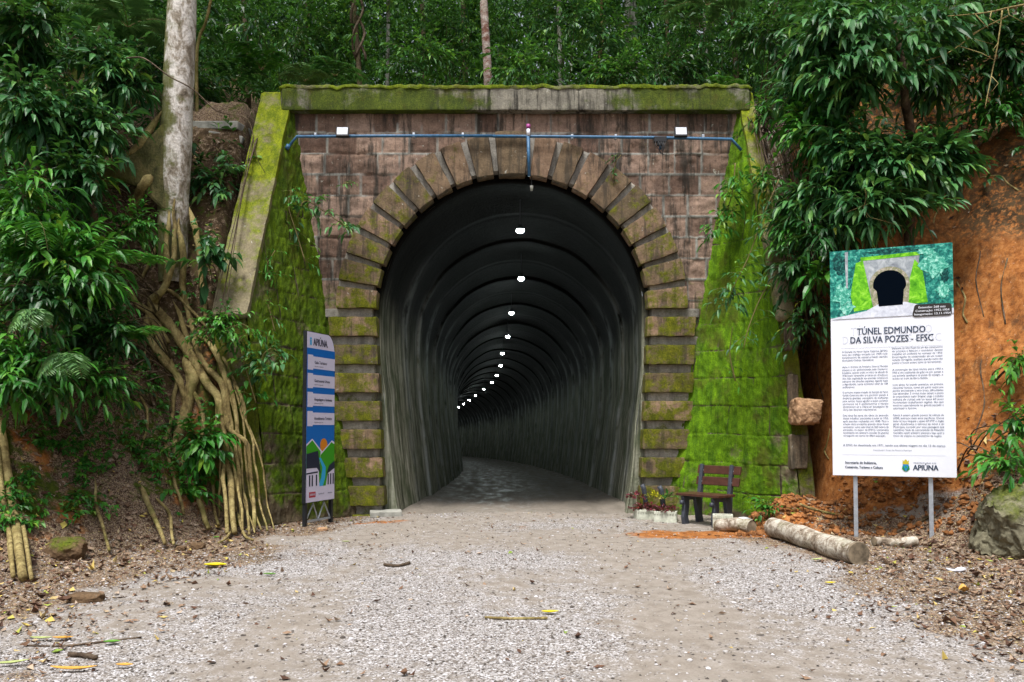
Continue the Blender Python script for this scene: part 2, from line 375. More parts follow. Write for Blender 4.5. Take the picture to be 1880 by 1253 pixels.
def H(x, y):
    z = HN(x, y)
    x = np.asarray(x, float); y = np.asarray(y, float)
    k = np.clip(z/.6, 0, 1)
    n = (fbm(x*1.3, y*1.3, z*1.3, 3, 5)-.5)
    n2 = (fbm(x*5, y*5, z*5, 9, 4)-.5)+np.where(x > 0, .8, .35)*(fbm(x*3.2, y*3.2, z*.8, 19, 4)-.5)+np.where(x > 0, .3, .1)*(fbm(x*9, y*9, z*7, 39, 2)-.5)+np.where(x > 0, 1.9, .6)*(fbm(x*1.5, y*1.5, z*.35, 29, 4)-.5)
    return z+k*(n*.55+n2*.16)*np.where(y > 13.2, .4, 1)+(1-k)*((fbm(x*.8, y*.8, 0, 5, 3)-.5)*.07+n2*.025)
def ax_(segs):
    o = []
    for a, b, st in segs: o.append(np.arange(a, b, st))
    return np.concatenate(o+[[segs[-1][1]]])
gx = ax_([(-120, -20, 5), (-20, -9, .5), (-9, 9, .055), (9, 20, .5), (20, 120, 5)])
gy = ax_([(-80, -5, 5), (-5, 3.5, .5), (3.5, 14.6, .055), (14.6, 30, .4), (30, 130, 5)])
X, Y = np.meshgrid(gx, gy, indexing='ij'); Z = H(X, Y)
Fg = grid_faces(len(gx), len(gy)); Zf = Z.ravel(); Xf = X.ravel(); Yf = Y.ravel()
zz = Zf[Fg]; jump = (zz.max(1)-zz.min(1) > 3) & (np.abs(Xf[Fg].mean(1)) < 4.3) & (Yf[Fg].mean(1) > 12.9) & (Yf[Fg].mean(1) < 13.5)
Fg = Fg[~jump]
hn = HN(Xf, Yf)
nz = fbm(Xf*.7, Yf*.7, 0, 21, 4); nz2 = fbm(Xf*1.6, Yf*1.6, 0, 31, 4)
edgeL = np.interp(Yf, [0, 4.5, 7.7, 10, 11.5], [2.9, 3.2, 3.4, 3.0, 3.0]); edgeR = np.interp(Yf, [0, 4.5, 8, 10, 11.5], [2.6, 3.0, 3.6, 3.3, 3.3])
off = np.where(Xf < 0, -Xf-edgeL, Xf-edgeR)
litter = ss(-.9, .9, off+(nz-.5)*2.5+(nz2-.5)*1.2)
TR_ = lambda x, y: np.exp(-((x-1.35-.05*(y-8))/.5)**2)*ss(11, 8, y)+.8*np.exp(-((x+1.6)/.35)**2)*ss(4, 6, y)+ss(8.2, 10.5, y)*.9
ROADG = .62+1.1*(nz-.5)-.42*TR_(Xf, Yf)
orange = np.where(Xf > 0, ss(.25, .9, hn+ss(10, 11.2, Yf)*.5)*ss(8.9, 10.6, Yf+.25*hn), 0)*np.where(Yf < 13.6, 1, 0)
PT_ = lambda x, y: np.exp(-(((x-2.5)/1.2)**2+((y-10.5)/.55)**2))
patch = PT_(Xf, Yf)*.95+np.exp(-(((Xf+1.9)/.8)**2+((Yf-11.9)/.3)**2))*.62+np.exp(-(((Xf-.0)/1.1)**2+((Yf-11.4)/.25)**2))*.4+np.exp(-(((Xf-3.6)/.5)**2+((Yf-10.8)/.7)**2))*.8
orange = np.maximum(orange, patch)
orange = np.where((Xf < 0) & (hn > .2) & (hn < 3), .36+.9*(nz2-.5), orange)
mossg = np.where((Xf < 0) & (hn > .25), .46+.9*(nz-.5), 0)*ss(.2, .5, hn)+np.where((hn > 6) & (Xf > -3.9), .3, 0)
mossg = np.where((Xf > 0) & (hn > .4), .30*nz2, mossg)
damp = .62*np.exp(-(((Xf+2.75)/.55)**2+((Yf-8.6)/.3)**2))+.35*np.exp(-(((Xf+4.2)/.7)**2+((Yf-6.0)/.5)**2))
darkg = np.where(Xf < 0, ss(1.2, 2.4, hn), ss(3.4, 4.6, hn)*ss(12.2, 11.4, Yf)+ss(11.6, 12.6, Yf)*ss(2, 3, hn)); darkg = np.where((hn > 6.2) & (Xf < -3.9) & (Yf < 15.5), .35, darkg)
litter = np.maximum(litter, np.where((Xf < 0) & (hn > .1), .75, 0))
litter = np.where((Xf > 0) & (hn > .25), .35+.5*ss(10.4, 9.2, Yf), litter)
wet = ss(.55, .75, nz2)*ss(9.5, 12, Yf)*(hn < .1)
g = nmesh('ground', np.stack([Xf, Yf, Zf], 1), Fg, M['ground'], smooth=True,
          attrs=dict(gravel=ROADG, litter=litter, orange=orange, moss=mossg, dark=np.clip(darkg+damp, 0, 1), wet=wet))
tag(g, kind='structure')
def hit(px, py, dmin=5, dmax=40, lift=0.0):
    """where the sight line through a pixel of the photo meets the terrain"""
    r = ray(px, py); d = np.arange(dmin, dmax, .03)
    x = r[0]/r[1]*d; z = CAMZ+r[2]/r[1]*d
    h = H(x, d)+lift
    ok = np.where((z <= h) & ~((np.abs(x) < 4.25) & (d > 12.9) & (d < 13.4)))[0]
    i = ok[0] if len(ok) else len(d)-1
    return Vector((x[i], d[i], float(H(x[i], d[i]))))

# ------------------------------------------------------------------ tunnel
T = empty('railway_tunnel', (0, 13, 0), 'old stone railway tunnel with mossy wing walls and horseshoe arch', 'tunnel')
Toff = Vector((0, 13, 0))
def tpart(name, V, Fc, mat, attrs=None, smooth=False, parent=None):
    V = np.asarray(V, float).reshape(-1, 3)-np.array(Toff)
    return nmesh(name, V, Fc, mat, parent or T, attrs, smooth)
CZ = float(P(940, 568, 13).z); RI = 2.20
FOOT = 2.03; ZTOP = float(P(940, 209, 13).z)
# portal wall: real relief of coursed blocks with raised pointing
st = .02
ux = np.arange(-3.72, 3.86, st); uz = np.arange(-.1, ZTOP+.001, st)
U, W_ = np.meshgrid(ux, uz, indexing='ij'); u = U.ravel(); v = W_.ravel()
CH = .347
row = np.floor((ZTOP-v+vn(u*.8, v*.1, 0, 8)*.03)/CH).astype(int)
rz = (ZTOP-v+vn(u*.8, v*.1, 0, 8)*.03)/CH-row
blk = np.zeros_like(u); dj = np.minimum(rz, 1-rz)*CH
rr = random.Random(4)
for r in range(row.max()+1):
    xs = [-4.2+rr.random()*.3]
    while xs[-1] < 4.3: xs.append(xs[-1]+rr.choice([.40, .44, .47, .5, .36]))
    xs = np.array(xs); mk = row == r; k = np.searchsorted(xs, u[mk])
    blk[mk] = _hash(k, np.full_like(k, r), np.zeros_like(k), 5)
    d2 = np.minimum(u[mk]-xs[k-1], xs[np.clip(k, 0, len(xs)-1)]-u[mk]); dj[mk] = np.minimum(dj[mk], d2)
dj = dj+(fbm(u*9, v*9, 0, 3, 3)-.5)*.012
mor = 1-ss(.013, .020, dj)
mor = mor*ss(.28, .5, fbm(u*1.5, v*1.5, 0, 66, 3))
disp = .016*ss(.012, .035, dj)+(fbm(u*8, v*8, blk*9, 4, 4)-.5)*.05*(1-mor)+mor*.022+(blk-.5)*.012
rad_ = np.hypot(u, np.maximum(v-CZ, 0)); keep = ~((rad_ < RI+.18) & ((v > CZ) | (np.abs(u) < FOOT+.17+.17*np.clip(v/CZ, 0, 1))))
Fw = grid_faces(len(ux), len(uz)); Fw = Fw[keep[Fw].all(1)]
mossw = .14+.38*ss(4.6, 2.6, v)+.28*ss(2.9, 3.7, np.abs(u))*ss(5.8, 4, v)+.12*ss(-1.2, 2.5, u)*ss(5, 6.4, v)
# used vertices only
us, inv = np.unique(Fw, return_inverse=True); Fw2 = inv.reshape(Fw.shape)
tpart('portal_wall', np.stack([u, 13.0-disp, v], 1)[us], Fw2, M['wall'], dict(blk=blk[us], mor=mor[us], moss=mossw[us]), True)
# rounded, roughened block: c in [-1,1]^3 -> mapping
def block_pts(n=7, e=14, ns=None):
    Vs, Fs = [], []
    nn = ns or (n, n, n)
    off_ = 0
    for axis in range(3):
        for sgn in (-1, 1):
            a, b = [(1, 2), (2, 0), (0, 1)][axis]
            A = np.linspace(-1, 1, nn[a]); B = np.linspace(-1, 1, nn[b])
            gA, gB = np.meshgrid(A, B, indexing='ij'); c = np.zeros((gA.size, 3)); c[:, axis] = sgn; c[:, a] = gA.ravel(); c[:, b] = gB.ravel()
            f = grid_faces(nn[a], nn[b], off_)
            if sgn < 0: f = f[:, ::-1]
            Vs.append(c); Fs.append(f); off_ += len(c)
    c = np.concatenate(Vs); f = np.concatenate(Fs)
    m = (np.abs(c)**e).sum(1)**(1/e)
    return c/m[:, None], f
def noisy(V, amp, sc_, seed):
    V = np.asarray(V, float); q = V*sc_
    d = np.stack([fbm(q[:, 0], q[:, 1], q[:, 2], seed+k*31, 4)-.5 for k in range(3)], 1)
    return V+d*amp*2
bc, bf = block_pts(13, 46)
def arch_xy(s, off):
    """s<0: down the jamb ; 0..pi along the arch; returns centre point at radial offset"""
def wedge(name, a0, a1, r0, r1, y0, y1, mat, seed, mossv, amp=.016):
    am = (a0+a1)/2; a = am+(a1-a0)/2*bc[:, 2]; r = (r0+r1)/2+(r1-r0)/2*bc[:, 0]; y = (y0+y1)/2+(y1-y0)/2*bc[:, 1]
    V = np.stack([r*np.cos(a), y, CZ+r*np.sin(a)], 1); V = noisy(V, amp, 7, seed)
    h = random.Random(seed).random()
    f = bf
    tpart(name, V, f, mat, dict(blk=np.full(len(V), h), mor=np.zeros(len(V)), moss=np.full(len(V), mossv)), True)
def slabv(name, x0, x1, z0, z1, y0, y1, mat, seed, mossv, amp=.016, shear=0):
    V = np.stack([(x0+x1)/2+(x1-x0)/2*bc[:, 0], (y0+y1)/2+(y1-y0)/2*bc[:, 1], (z0+z1)/2+(z1-z0)/2*bc[:, 2]], 1)
    V[:, 0] += shear*(V[:, 2]-z0); V = noisy(V, amp, 7, seed); h = random.Random(seed).random()
    f = bf if (x1-x0) > 0 else bf[:, ::-1]
    tpart(name, V, f, mat, dict(blk=np.full(len(V), h), mor=np.zeros(len(V)), moss=np.full(len(V), mossv)), True)
RO = 2.86
YF, YR, YB = 12.845, 12.935, 13.35
key = rad(5.6); wedge('keystone', math.pi/2-key, math.pi/2+key, RI-.01, RO+.04, YF-.03, YB, M['vous'], 1, .02)
pitch = (math.pi/2-key)/9.0
for sgn in (-1, 1):
    for i in range(9):
        a_hi = math.pi/2-key-i*pitch
        # recessed stone first (just under the block above), then the raised one
        r_hi = a_hi; r_lo = a_hi-pitch*.23; b_lo = a_hi-pitch
        def mir(a): return a if sgn > 0 else math.pi-a
        mo = .20+.30*(i/8)+(.04 if sgn > 0 else .08)
        x0, x1 = sorted((mir(r_hi), mir(r_lo))); wedge('joint_stone', x0, x1, RI+.075, RO, YR, YB, M['recess'], 100+i+20*sgn, mo*.5)
        x0, x1 = sorted((mir(r_lo), mir(b_lo))); wedge('arch_stone', x0, x1, RI, RO, YF, YB, M['vous'], 200+i+20*sgn, mo)
    z = CZ; jp = .457
    for i in range(8):
        zt = z-i*jp; zr = zt-.14; zb = max(zt-jp, -.12)
        sh = 0
        def xin(zq): return FOOT+(RI-FOOT)*min(1, max(0, zq/CZ))**.8
        for (za, zb_, nm, y0, mt, ins, mo) in ((zr, zt, 'joint_stone', YR, 'recess', .075, .34), (zb, zr, 'arch_stone', YF, 'vous', 0, .56)):
            if zb_-za < .04: continue
            xi = xin((za+zb_)/2)+ins; shear = (xin(zb_)-xin(za))/(zb_-za)
            if sgn > 0: slabv(nm, xin(za)+ins, xi+.78, za, zb_, y0, YB, M[mt], 300+i*3+int(y0*10) % 7, mo, shear=shear)
            else: slabv(nm, -xi-.78, -xin(za)-ins, za, zb_, y0, YB, M[mt], 400+i*3+int(y0*10) % 7, mo, shear=-shear)
# parapet
zt = float(P(940, 160, 12.8).z); zb = ZTOP-.005
pc, pf = block_pts(5, 60, (170, 9, 22))
V = np.stack([.06+3.86*pc[:, 0], 13.15+.32*pc[:, 1], (zt+zb)/2+(zt-zb)/2*pc[:, 2]], 1)
V = noisy(V, .012, 5, 77)
mo = .56-.30*np.exp(-((V[:, 0]-.3)/1.3)**2)+.12*ss(-.5, -2, V[:, 0])+.05*ss(1, 3.6, V[:, 0])
tpart('parapet', V, pf, M['parapet'], dict(blk=np.full(len(V), .5), mor=np.zeros(len(V)), moss=mo+.5*(fbm(V[:, 0]*1.3, V[:, 2]*2, 0, 33, 4)-.5)), True)
pc, pf = block_pts(5, 60, (200, 14, 5))
V = np.stack([.06+3.88*pc[:, 0], 13.15+.335*pc[:, 1], zt+.015+.028*pc[:, 2]], 1)
V[:, 2] += (fbm(V[:, 0]*6, V[:, 1]*6, 0, 12, 4)-.5)*.07; V = noisy(V, .02, 11, 78)
tpart('parapet_moss', V, pf, M['parapet_top'], dict(blk=np.full(len(V), .5), mor=np.zeros(len(V)), moss=np.full(len(V), .62)), True)
ZP = zt
# wing walls
def wing(A, B, C, D, sgn, seed):
    A, B, C, D = [np.array(q, float) for q in (A, B, C, D)]
    nu, nv = 110, 300
    uu, vv = np.meshgrid(np.linspace(0, 1, nu), np.linspace(0, 1, nv), indexing='ij'); a = uu.ravel(); b = vv.ravel()
    bot = A+(B-A)*a[:, None]; top = D+(C-D)*a[:, None]; Pt = bot+(top-bot)*b[:, None]
    nrm = np.cross(B-A, D-A); nrm /= np.linalg.norm(nrm)
    if nrm[0]*sgn > 0: nrm = -nrm
    z = Pt[:, 2]; L = np.linalg.norm(B-A); s = a*L
    ch = .44; zz_ = z+vn(s*1.2, z*.2, 0, seed)*.05; r = np.floor(zz_/ch).astype(int); rz = zz_/ch-r
    d = np.minimum(rz, 1-rz)*ch
    sx = s/.85+(r % 2)*.5+_hash(r, r*0, r*0, seed)*.3; k = np.floor(sx).astype(int); fx = sx-k; d = np.minimum(d, np.minimum(fx, 1-fx)*.85)
    d = d+(fbm(s*7, z*7, 0, seed, 3)-.5)*.016
    bl = _hash(k, r, r*0, seed+3); jn = 1-ss(.003, .012, d)
    soft = fbm(s*2, z*2, 0, seed+8, 3)
    ds = .012*ss(.0, .02, d)*ss(.25, .6, soft+.15)+(fbm(s*3.5, z*3, bl*1.5, seed+5, 5)-.5)*.05+(fbm(s*14, z*9, 0, seed+6, 4)-.5)*.05
    Vp = Pt+nrm*(ds+.01)[:, None]
    moss = .80-.28*ss(.72, 1, a)*ss(.6, .1, b)+.5*(soft-.5)-.35*ss(.15, 0, b)
    jn = jn*ss(.35, .6, soft)*.8
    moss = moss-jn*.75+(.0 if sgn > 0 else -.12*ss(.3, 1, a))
    f = grid_faces(nu, nv)
    if sgn < 0: f = f[:, ::-1]
    ww = empty('wing_wall'); ww.parent = T
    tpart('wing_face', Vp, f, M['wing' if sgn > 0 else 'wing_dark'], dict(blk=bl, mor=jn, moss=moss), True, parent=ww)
    # body behind the face: tapering mass with a visible near end
    th = .50 if sgn < 0 else .22
    o = np.array([sgn*th, 0.0, 0])
    def quad(p, q, r_, t_, n1, n2, mossv, nm, mt, amp=.03, thick=None):
        g1, g2 = np.meshgrid(np.linspace(0, 1, n1), np.linspace(0, 1, n2), indexing='ij'); g1 = g1.ravel()[:, None]; g2 = g2.ravel()[:, None]
        return (p+(q-p)*g1)*(1-g2)+(t_+(r_-t_)*g1)*g2, grid_faces(n1, n2)
    parts = [quad(B, B+o, C+o, C, 14, 50, 0, '', ''), quad(D, D+o, C+o, C, 14, 60, 0, '', ''), quad(A+o, B+o, C+o, D+o, 30, 40, 0, '', '')]
    Vs = []; Fs = []; of = 0
    for Vq, fq in parts: Vs.append(Vq); Fs.append(fq+of); of += len(Vq)
    Vb = noisy(np.concatenate(Vs), .03, 3, seed+9)
    Vb = Vb
    tpart('wing_end', Vb, np.concatenate(Fs), M['pier'], dict(blk=np.full(len(Vb), .4), mor=np.zeros(len(Vb)), moss=.42+.45*fbm(Vb[:, 0]*2, Vb[:, 2]*2, 0, 5, 3)), True, parent=ww)
    # coping slab down the slope
    cc, cf = block_pts(5, 40, (16, 5, 90))
    Dt = D+np.array([0, 0, .02]); Ct = C+np.array([0, -.04, 0]); ax = Dt-Ct; L = np.linalg.norm(ax); ax /= L
    sd = np.array([sgn*1.0, 0, 0]); up = np.cross(ax, sd); up /= np.linalg.norm(up)
    if up[2] < 0: up = -up
    Vc = (Dt+Ct)/2+sd*(th/2-.02)+cc[:, [0]]*sd*(th/2+.012)+cc[:, [2]]*ax*(L/2)+cc[:, [1]]*up*.055
    Vc = noisy(Vc, .022, 4, seed+4)
    tpart('coping', Vc, cf, M['coping'], dict(blk=np.full(len(Vc), .5), mor=np.zeros(len(Vc)), moss=.56+.14*(cc[:, 2])), True, parent=ww)
zD = zt-.02
wing((-2.42, 13.05, -.15), (-3.45, 11.5, -.15), tuple(P(452, 585, 11.5)), (float(P(536, 300, 13).x)-.02, 13.05, zD), -1, 5)
wing((2.36, 13.05, -.15), (4.24, 11.6, -.15), tuple(P(1430, 590, 11.6)), (float(P(1358, 300, 13).x), 13.05, zD), 1, 6)
# lining
def cx(y): return .17*ss(13, 15, y)-np.maximum(0, np.asarray(y, float)-18)**2/644
def cz0(y): return -.024*(np.asarray(y, float)-13)
SP = 3.32; RL = 2.17
def prof(n=56):
    pts = []
    for i in range(18):
        z = -.15+(SP+.15)*i/17; pts.append((1.87+(RL-1.87)*math.sin(math.pi/2*max(0, z)/SP), z))
    for i in range(1, n//2+1):
        a = math.pi/2*i/(n//2); pts.append((RL*math.cos(a), SP+RL*math.sin(a)))
    return pts
pr = prof(); pr = [(x, z) for x, z in pr]+[(-x, z) for x, z in pr[::-1][1:]]
ys, offr = [13.07], [0.0]
y = 13.07; k = 0; SEG = 1.9
while y < 112:
    st_ = y; o_ = (.0, .02, .008, .025)[k % 4]
    for q in (.0, .05, .14, .25, .5, .8, .93, .999):
        ys.append(st_+SEG*q); offr.append(o_+{.0: -.01, .05: -.022, .14: -.016, .25: 0, .5: .01, .8: .01, .93: .006, .999: .0}[q])
    y += SEG; k += 1
ys = np.array(ys); offr = np.array(offr); pr = np.array(pr)
arcs = np.concatenate([[0], np.cumsum(np.hypot(*(pr[1:]-pr[:-1]).T))])
Yg, Ig = np.meshgrid(np.arange(len(ys)), np.arange(len(pr)), indexing='ij'); Yg = Yg.ravel(); Ig = Ig.ravel()
px_, pz_ = pr[Ig, 0], pr[Ig, 1]; yy = ys[Yg]; of_ = offr[Yg]+(fbm(arcs[Ig]*1.2, yy*.5, 0, 9, 3)-.5)*.07
cen = np.stack([np.zeros_like(px_), np.minimum(pz_, SP)], 1); dx = px_-0; dz = np.maximum(pz_-SP, 0); ln = np.hypot(dx, dz)
VX = px_+dx/ln*of_+cx(yy); VZ = pz_+dz/ln*of_+cz0(yy)
tpart('tunnel_lining', np.stack([VX, yy, VZ], 1), grid_faces(len(ys), len(pr))[:, ::-1], M['lining'], dict(hgt=pz_/5.5, lit_band=np.exp(-(((yy-13.07) % SEG-.0)/.30)**2)*.85*ss(13.5, 16, yy)+np.exp(-(((yy-13.07) % SEG-SEG)/.25)**2)*.6), True)
pa = pr.copy(); dxa = pa[:, 0]; dza = np.maximum(pa[:, 1]-SP, 0); la = np.hypot(dxa, dza)
Vr = np.concatenate([np.stack([pa[:, 0]+dxa/la*o_, np.full(len(pa), y_), pa[:, 1]+dza/la*o_], 1) for o_, y_ in ((-.0, 13.085), (.12, 13.11), (.55, 13.16))])
tpart('lining_rim', Vr, grid_faces(3, len(pa)), M['lining'], dict(hgt=np.tile(pa[:, 1]/5.5, 3)), True)
fy = np.concatenate([np.arange(13.1, 30, .25), np.arange(30, 112, 1.)]); fx = np.linspace(-2.0, 2.0, 41)
A_, B_ = np.meshgrid(fy, fx, indexing='ij'); a = A_.ravel(); b = B_.ravel()
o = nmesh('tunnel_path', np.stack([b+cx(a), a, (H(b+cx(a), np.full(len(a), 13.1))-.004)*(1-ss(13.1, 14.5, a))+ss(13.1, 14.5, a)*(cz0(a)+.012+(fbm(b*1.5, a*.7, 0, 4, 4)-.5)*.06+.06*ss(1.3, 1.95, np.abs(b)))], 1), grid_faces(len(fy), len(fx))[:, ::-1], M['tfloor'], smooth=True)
tag(o, kind='structure')
mb = MB(); mb.box((float(cx(112.)), 112.4, 1), (6, .3, 9)); o = mb.build('tunnel_end', M['lining'], T); o.location = -Toff
# slab and rubble at the foot
def rock(name, loc, size, mat, seed, label=None, cat=None, parent=None, e=3.0, amp=.16, n=40, mossv=.15, rz=0):
    c, f = block_pts(n, e, (n, n, n)); V = noisy(c, amp*2.3, 1.1, seed); V = noisy(V, amp*.7, 3, seed+3); V = noisy(V, amp*.25, 11, seed+5)*np.array(size)/2
    o = nmesh(name, V, f, mat, parent, dict(blk=np.full(len(V), .5), mor=np.zeros(len(V)), moss=mossv+.35*ss(0, 1, c[:, 2])), True)
    o.location = loc; o.rotation_euler = (0, 0, rz)
    if label: tag(o, label, cat)
    return o

# ------------------------------------------------------------------ foliage generators
UP = np.array([0, 0, 1.0])
def nrmz(a): return a/np.maximum(np.linalg.norm(a, axis=-1, keepdims=True), 1e-9)
class Leaves:
    def __init__(s, hi=True): s.hi = hi; s.P = []; s.D = []; s.L = []; s.W = []; s.R = []; s.dr = []
    def add(s, P_, D_, L_, W_, droop=.15, R_=None):
        n = len(P_); s.P.append(np.asarray(P_, float)); s.D.append(nrmz(np.asarray(D_, float))); s.L.append(np.broadcast_to(np.asarray(L_, float), (n,)))
        s.W.append(np.broadcast_to(np.asarray(W_, float), (n,))); s.dr.append(np.full(n, droop)); s.R.append(rng.random(n) if R_ is None else np.broadcast_to(R_, (n,)))
    def arrays(s):
        P_ = np.concatenate(s.P); D = np.concatenate(s.D); L = np.concatenate(s.L)[:, None]; W = np.concatenate(s.W)[:, None]; dr = np.concatenate(s.dr)[:, None]; R = np.concatenate(s.R)
        n = len(P_)
        up = nrmz(UP+rng.normal(0, .35, (n, 3))); sd = nrmz(np.cross(D, up)); nn = np.cross(sd, D)
        W = W/2
        if s.hi:
            b = P_; c1 = P_+D*L*.33-nn*L*.01; c2 = P_+D*L*.68-UP*L*dr*.35; t = P_+D*L*.98-UP*L*dr
            l1 = c1+sd*W*.92+nn*W*.28; r1 = c1-sd*W*.92+nn*W*.28; l2 = c2+sd*W*.72+nn*W*.22; r2 = c2-sd*W*.72+nn*W*.22
            V = np.stack([b, c1, c2, t, l1, r1, l2, r2], 1).reshape(-1, 3); k = 8
            f = np.array([[0, 1, 4], [0, 5, 1], [4, 1, 2], [4, 2, 6], [1, 5, 7], [1, 7, 2], [6, 2, 3], [2, 7, 3]])
        else:
            b = P_; c1 = P_+D*L*.45; t = P_+D*L-UP*L*dr; l1 = c1+sd*W+nn*W*.25; r1 = c1-sd*W+nn*W*.25
            V = np.stack([b, r1, t, l1], 1).reshape(-1, 3); k = 4
            f = np.array([[0, 1, 2], [0, 2, 3]])
        Fa = (np.arange(n)[:, None, None]*k+f[None]).reshape(-1, 3)
        return V, Fa, np.repeat(R, k)
    def build(s, name, mat, parent=None, origin=None):
        V, f, R = s.arrays()
        if origin is not None: V = V-np.array(origin)
        return nmesh(name, V, f, mat, parent, dict(rnd=R), False)
def strips(A, B, w, name, mat, parent, origin=None):
    """thin 3-sided twigs between point arrays"""
    A = np.asarray(A, float); B = np.asarray(B, float); d = nrmz(B-A); a = nrmz(np.cross(d, np.array([.3, .5, .8]))); b = np.cross(d, a); w = np.broadcast_to(np.asarray(w, float), (len(A),))[:, None]
    V = []
    for P_, k in ((A, 1), (B, .5)):
        for an in (0, 2.094, 4.189): V.append(P_+(a*math.cos(an)+b*math.sin(an))*w*k)
    V = np.stack(V, 1).reshape(-1, 3); f = np.array([[0, 1, 4, 3], [1, 2, 5, 4], [2, 0, 3, 5]])
    Fa = (np.arange(len(A))[:, None, None]*6+f[None]).reshape(-1, 4)
    if origin is not None: V = V-np.array(origin)
    return nmesh(name, V, Fa, mat, parent, dict(moss=np.zeros(len(V))), True)
def sprays(S, D, slen, K, leafL, leafW, droop, lv, tw=None, ang=.95, jit=.3, twd=.2):
    """leaves alternate along drooping twigs; S start points, D directions"""
    n = len(S); D = nrmz(D); slen = np.broadcast_to(np.asarray(slen, float), (n,))
    sd = nrmz(np.cross(D, UP)+rng.normal(0, .05, (n, 3)))
    tone = rng.random(n)
    prev = S
    for k in range(K):
        t = (k+1)/K; Pk = S+D*(slen*t)[:, None]-UP*(slen*twd*t*t)[:, None]
        if tw is not None: tw[0].append(prev); tw[1].append(Pk)
        prev = Pk
        dk = nrmz(D-UP*(2*twd*t)); sg = (1 if k % 2 else -1)
        ld = dk*math.cos(ang*(1-.75*t))+sd*sg*math.sin(ang*(1-.75*t))+rng.normal(0, jit, (n, 3)); ld[:, 2] -= droop*.45
        sc_ = leafL*(.75+.5*rng.random(n))*(1-.25*abs(t-.6))
        lv.add(Pk, ld, sc_, sc_*leafW*(.85+.3*rng.random(n)), droop, np.clip(.55*tone+.45*rng.random(n), 0, .999))
def blobpts(c, r, n, shell=.55):
    d = nrmz(rng.normal(0, 1, (n, 3))); q = shell+(1-shell)*rng.random((n, 1))**.5
    return np.array(c)+d*q*np.array(r), d
def bush(name, base, c, r, n_spray, leafL, leafW, mat, label, cat='shrub', group=None, K=8, slen=.45, droop=.35, stems=4, twmat='bark_brown', clumps=7, hi=True, stemr=.011, facing=None, twd=.16, part='foliage'):
    """a shrub: stems from its foot, twigs and alternate leaves in several clumps"""
    base = Vector(base); c = np.array(c, float); r = np.array(r, float)
    root = empty(name, base, label, cat, group)
    cs, _ = blobpts(c, r*.72, clumps, .2)
    lv = Leaves(hi); tw = ([], [])
    per = max(2, n_spray//clumps)
    for q in cs:
        s_, d_ = blobpts(q, r*rng.uniform(.30, .52), per, .1)
        D = d_*.9+nrmz(s_-c)*.6+UP*.12
        if facing is not None: D = D+np.array(facing)*.5
        sprays(s_-nrmz(D)*slen*.4, D, slen*(.7+.6*rng.random(per)), K, leafL, leafW, droop, lv, tw, twd=twd)
    lv.build(part, M[mat], root, base)
    strips(np.concatenate(tw[0]), np.concatenate(tw[1]), max(.003, leafL*.014), 'twigs' if 0 else 'branchwork', M[twmat], root, base)
    if stems:
        mb = MB()
        for i in range(stems):
            e = cs[i % len(cs)]; b = np.array(base)+rng.normal(0, .04, 3)*[1, 1, 0]; m1 = (b*.6+e*.4)+rng.normal(0, .08, 3)+[0, 0, .1*np.linalg.norm(e-b)]
            mb.tube([Vector(p)-base for p in smooth_path([b-[0, 0, .1], m1, e], 5)], [stemr*(1-.06*k) for k in range(11)], 6, seed=i)
        mb.build('stem', M[twmat], root, smooth=True)
    return root
def fern(name, base, n, L, mat, label, group=None, tilt=.6, pin=26, pw=.16, cat='fern', facing=None, spread=6.28, a0=0, drop=None):
    drop = .85*(tilt+.25) if drop is None else drop
    root = empty(name, base, label, cat, group)
    for i in range(n):
        lv = Leaves(False); an = a0+spread*i/n+rng.normal(0, .15); h = np.array([math.cos(an), math.sin(an), 0])
        if facing is not None: h = nrmz(h+np.array(facing))
        l = L*(.75+.4*rng.random()); t = np.linspace(0, 1, pin+3)[:, None]
        cr = h*l*(t*.9)+UP*l*(tilt*t*1.35-drop*t*t) 
        sd = np.cross(h, UP); pts = cr[2:-1]; dd = nrmz(np.gradient(cr, axis=0))[2:-1]; tt = t[2:-1, 0]
        pl = l*pw*1.9*np.sin(np.pi*np.clip(tt*.86+.12, 0, 1))**.8+.01
        for sg in (-1, 1):
            lv.add(pts, sd*sg+dd*.35-UP*.15+rng.normal(0, .06, pts.shape), pl, np.maximum(pl*.20, l/pin*.5), .12, np.clip(.3+.5*rng.random(len(pts)), 0, 1))
        lv.build('frond', M[mat], root)
        o = MB(); o.tube([Vector(p) for p in cr[::3]], [.006*L*(1.2-k*.1) for k in range(len(cr[::3]))], 4); 
        fr = o.build('stalk', M['vine'], root)
    return root

# ------------------------------------------------------------------ forest masses nobody could count
def mass(name, n, xr, yr, hr, leafL, leafW, mat, K=7, slen=.4, cond=None, droop=.3, hi=False, dens=None, zoff=0):
    x = rng.uniform(*xr, n*3); y = rng.uniform(*yr, n*3); z = H(x, y)
    ok = np.ones(len(x), bool) if cond is None else cond(x, y, z)
    if dens: ok &= fbm(x*dens, y*dens, 0, 50, 3) > .42
    x, y, z = [q[ok][:n] for q in (x, y, z)]
    h = rng.uniform(0, 1, len(x))**.8*hr*(.4+1.0*fbm(x*.9, y*.9, 0, 70, 2))
    S = np.stack([x, y, z+h+zoff], 1)
    D = rng.normal(0, .6, (len(x), 3)); D[:, 1] -= .55; D[:, 0] -= np.sign(x)*.35*(np.abs(x) > 3); D[:, 2] = np.abs(D[:, 2])*.4
    lv = Leaves(hi); sprays(S, D, slen*(.6+.8*rng.random(len(x))), K, leafL, leafW, droop, lv)
    return tag(lv.build(name, M[mat]), kind='stuff')
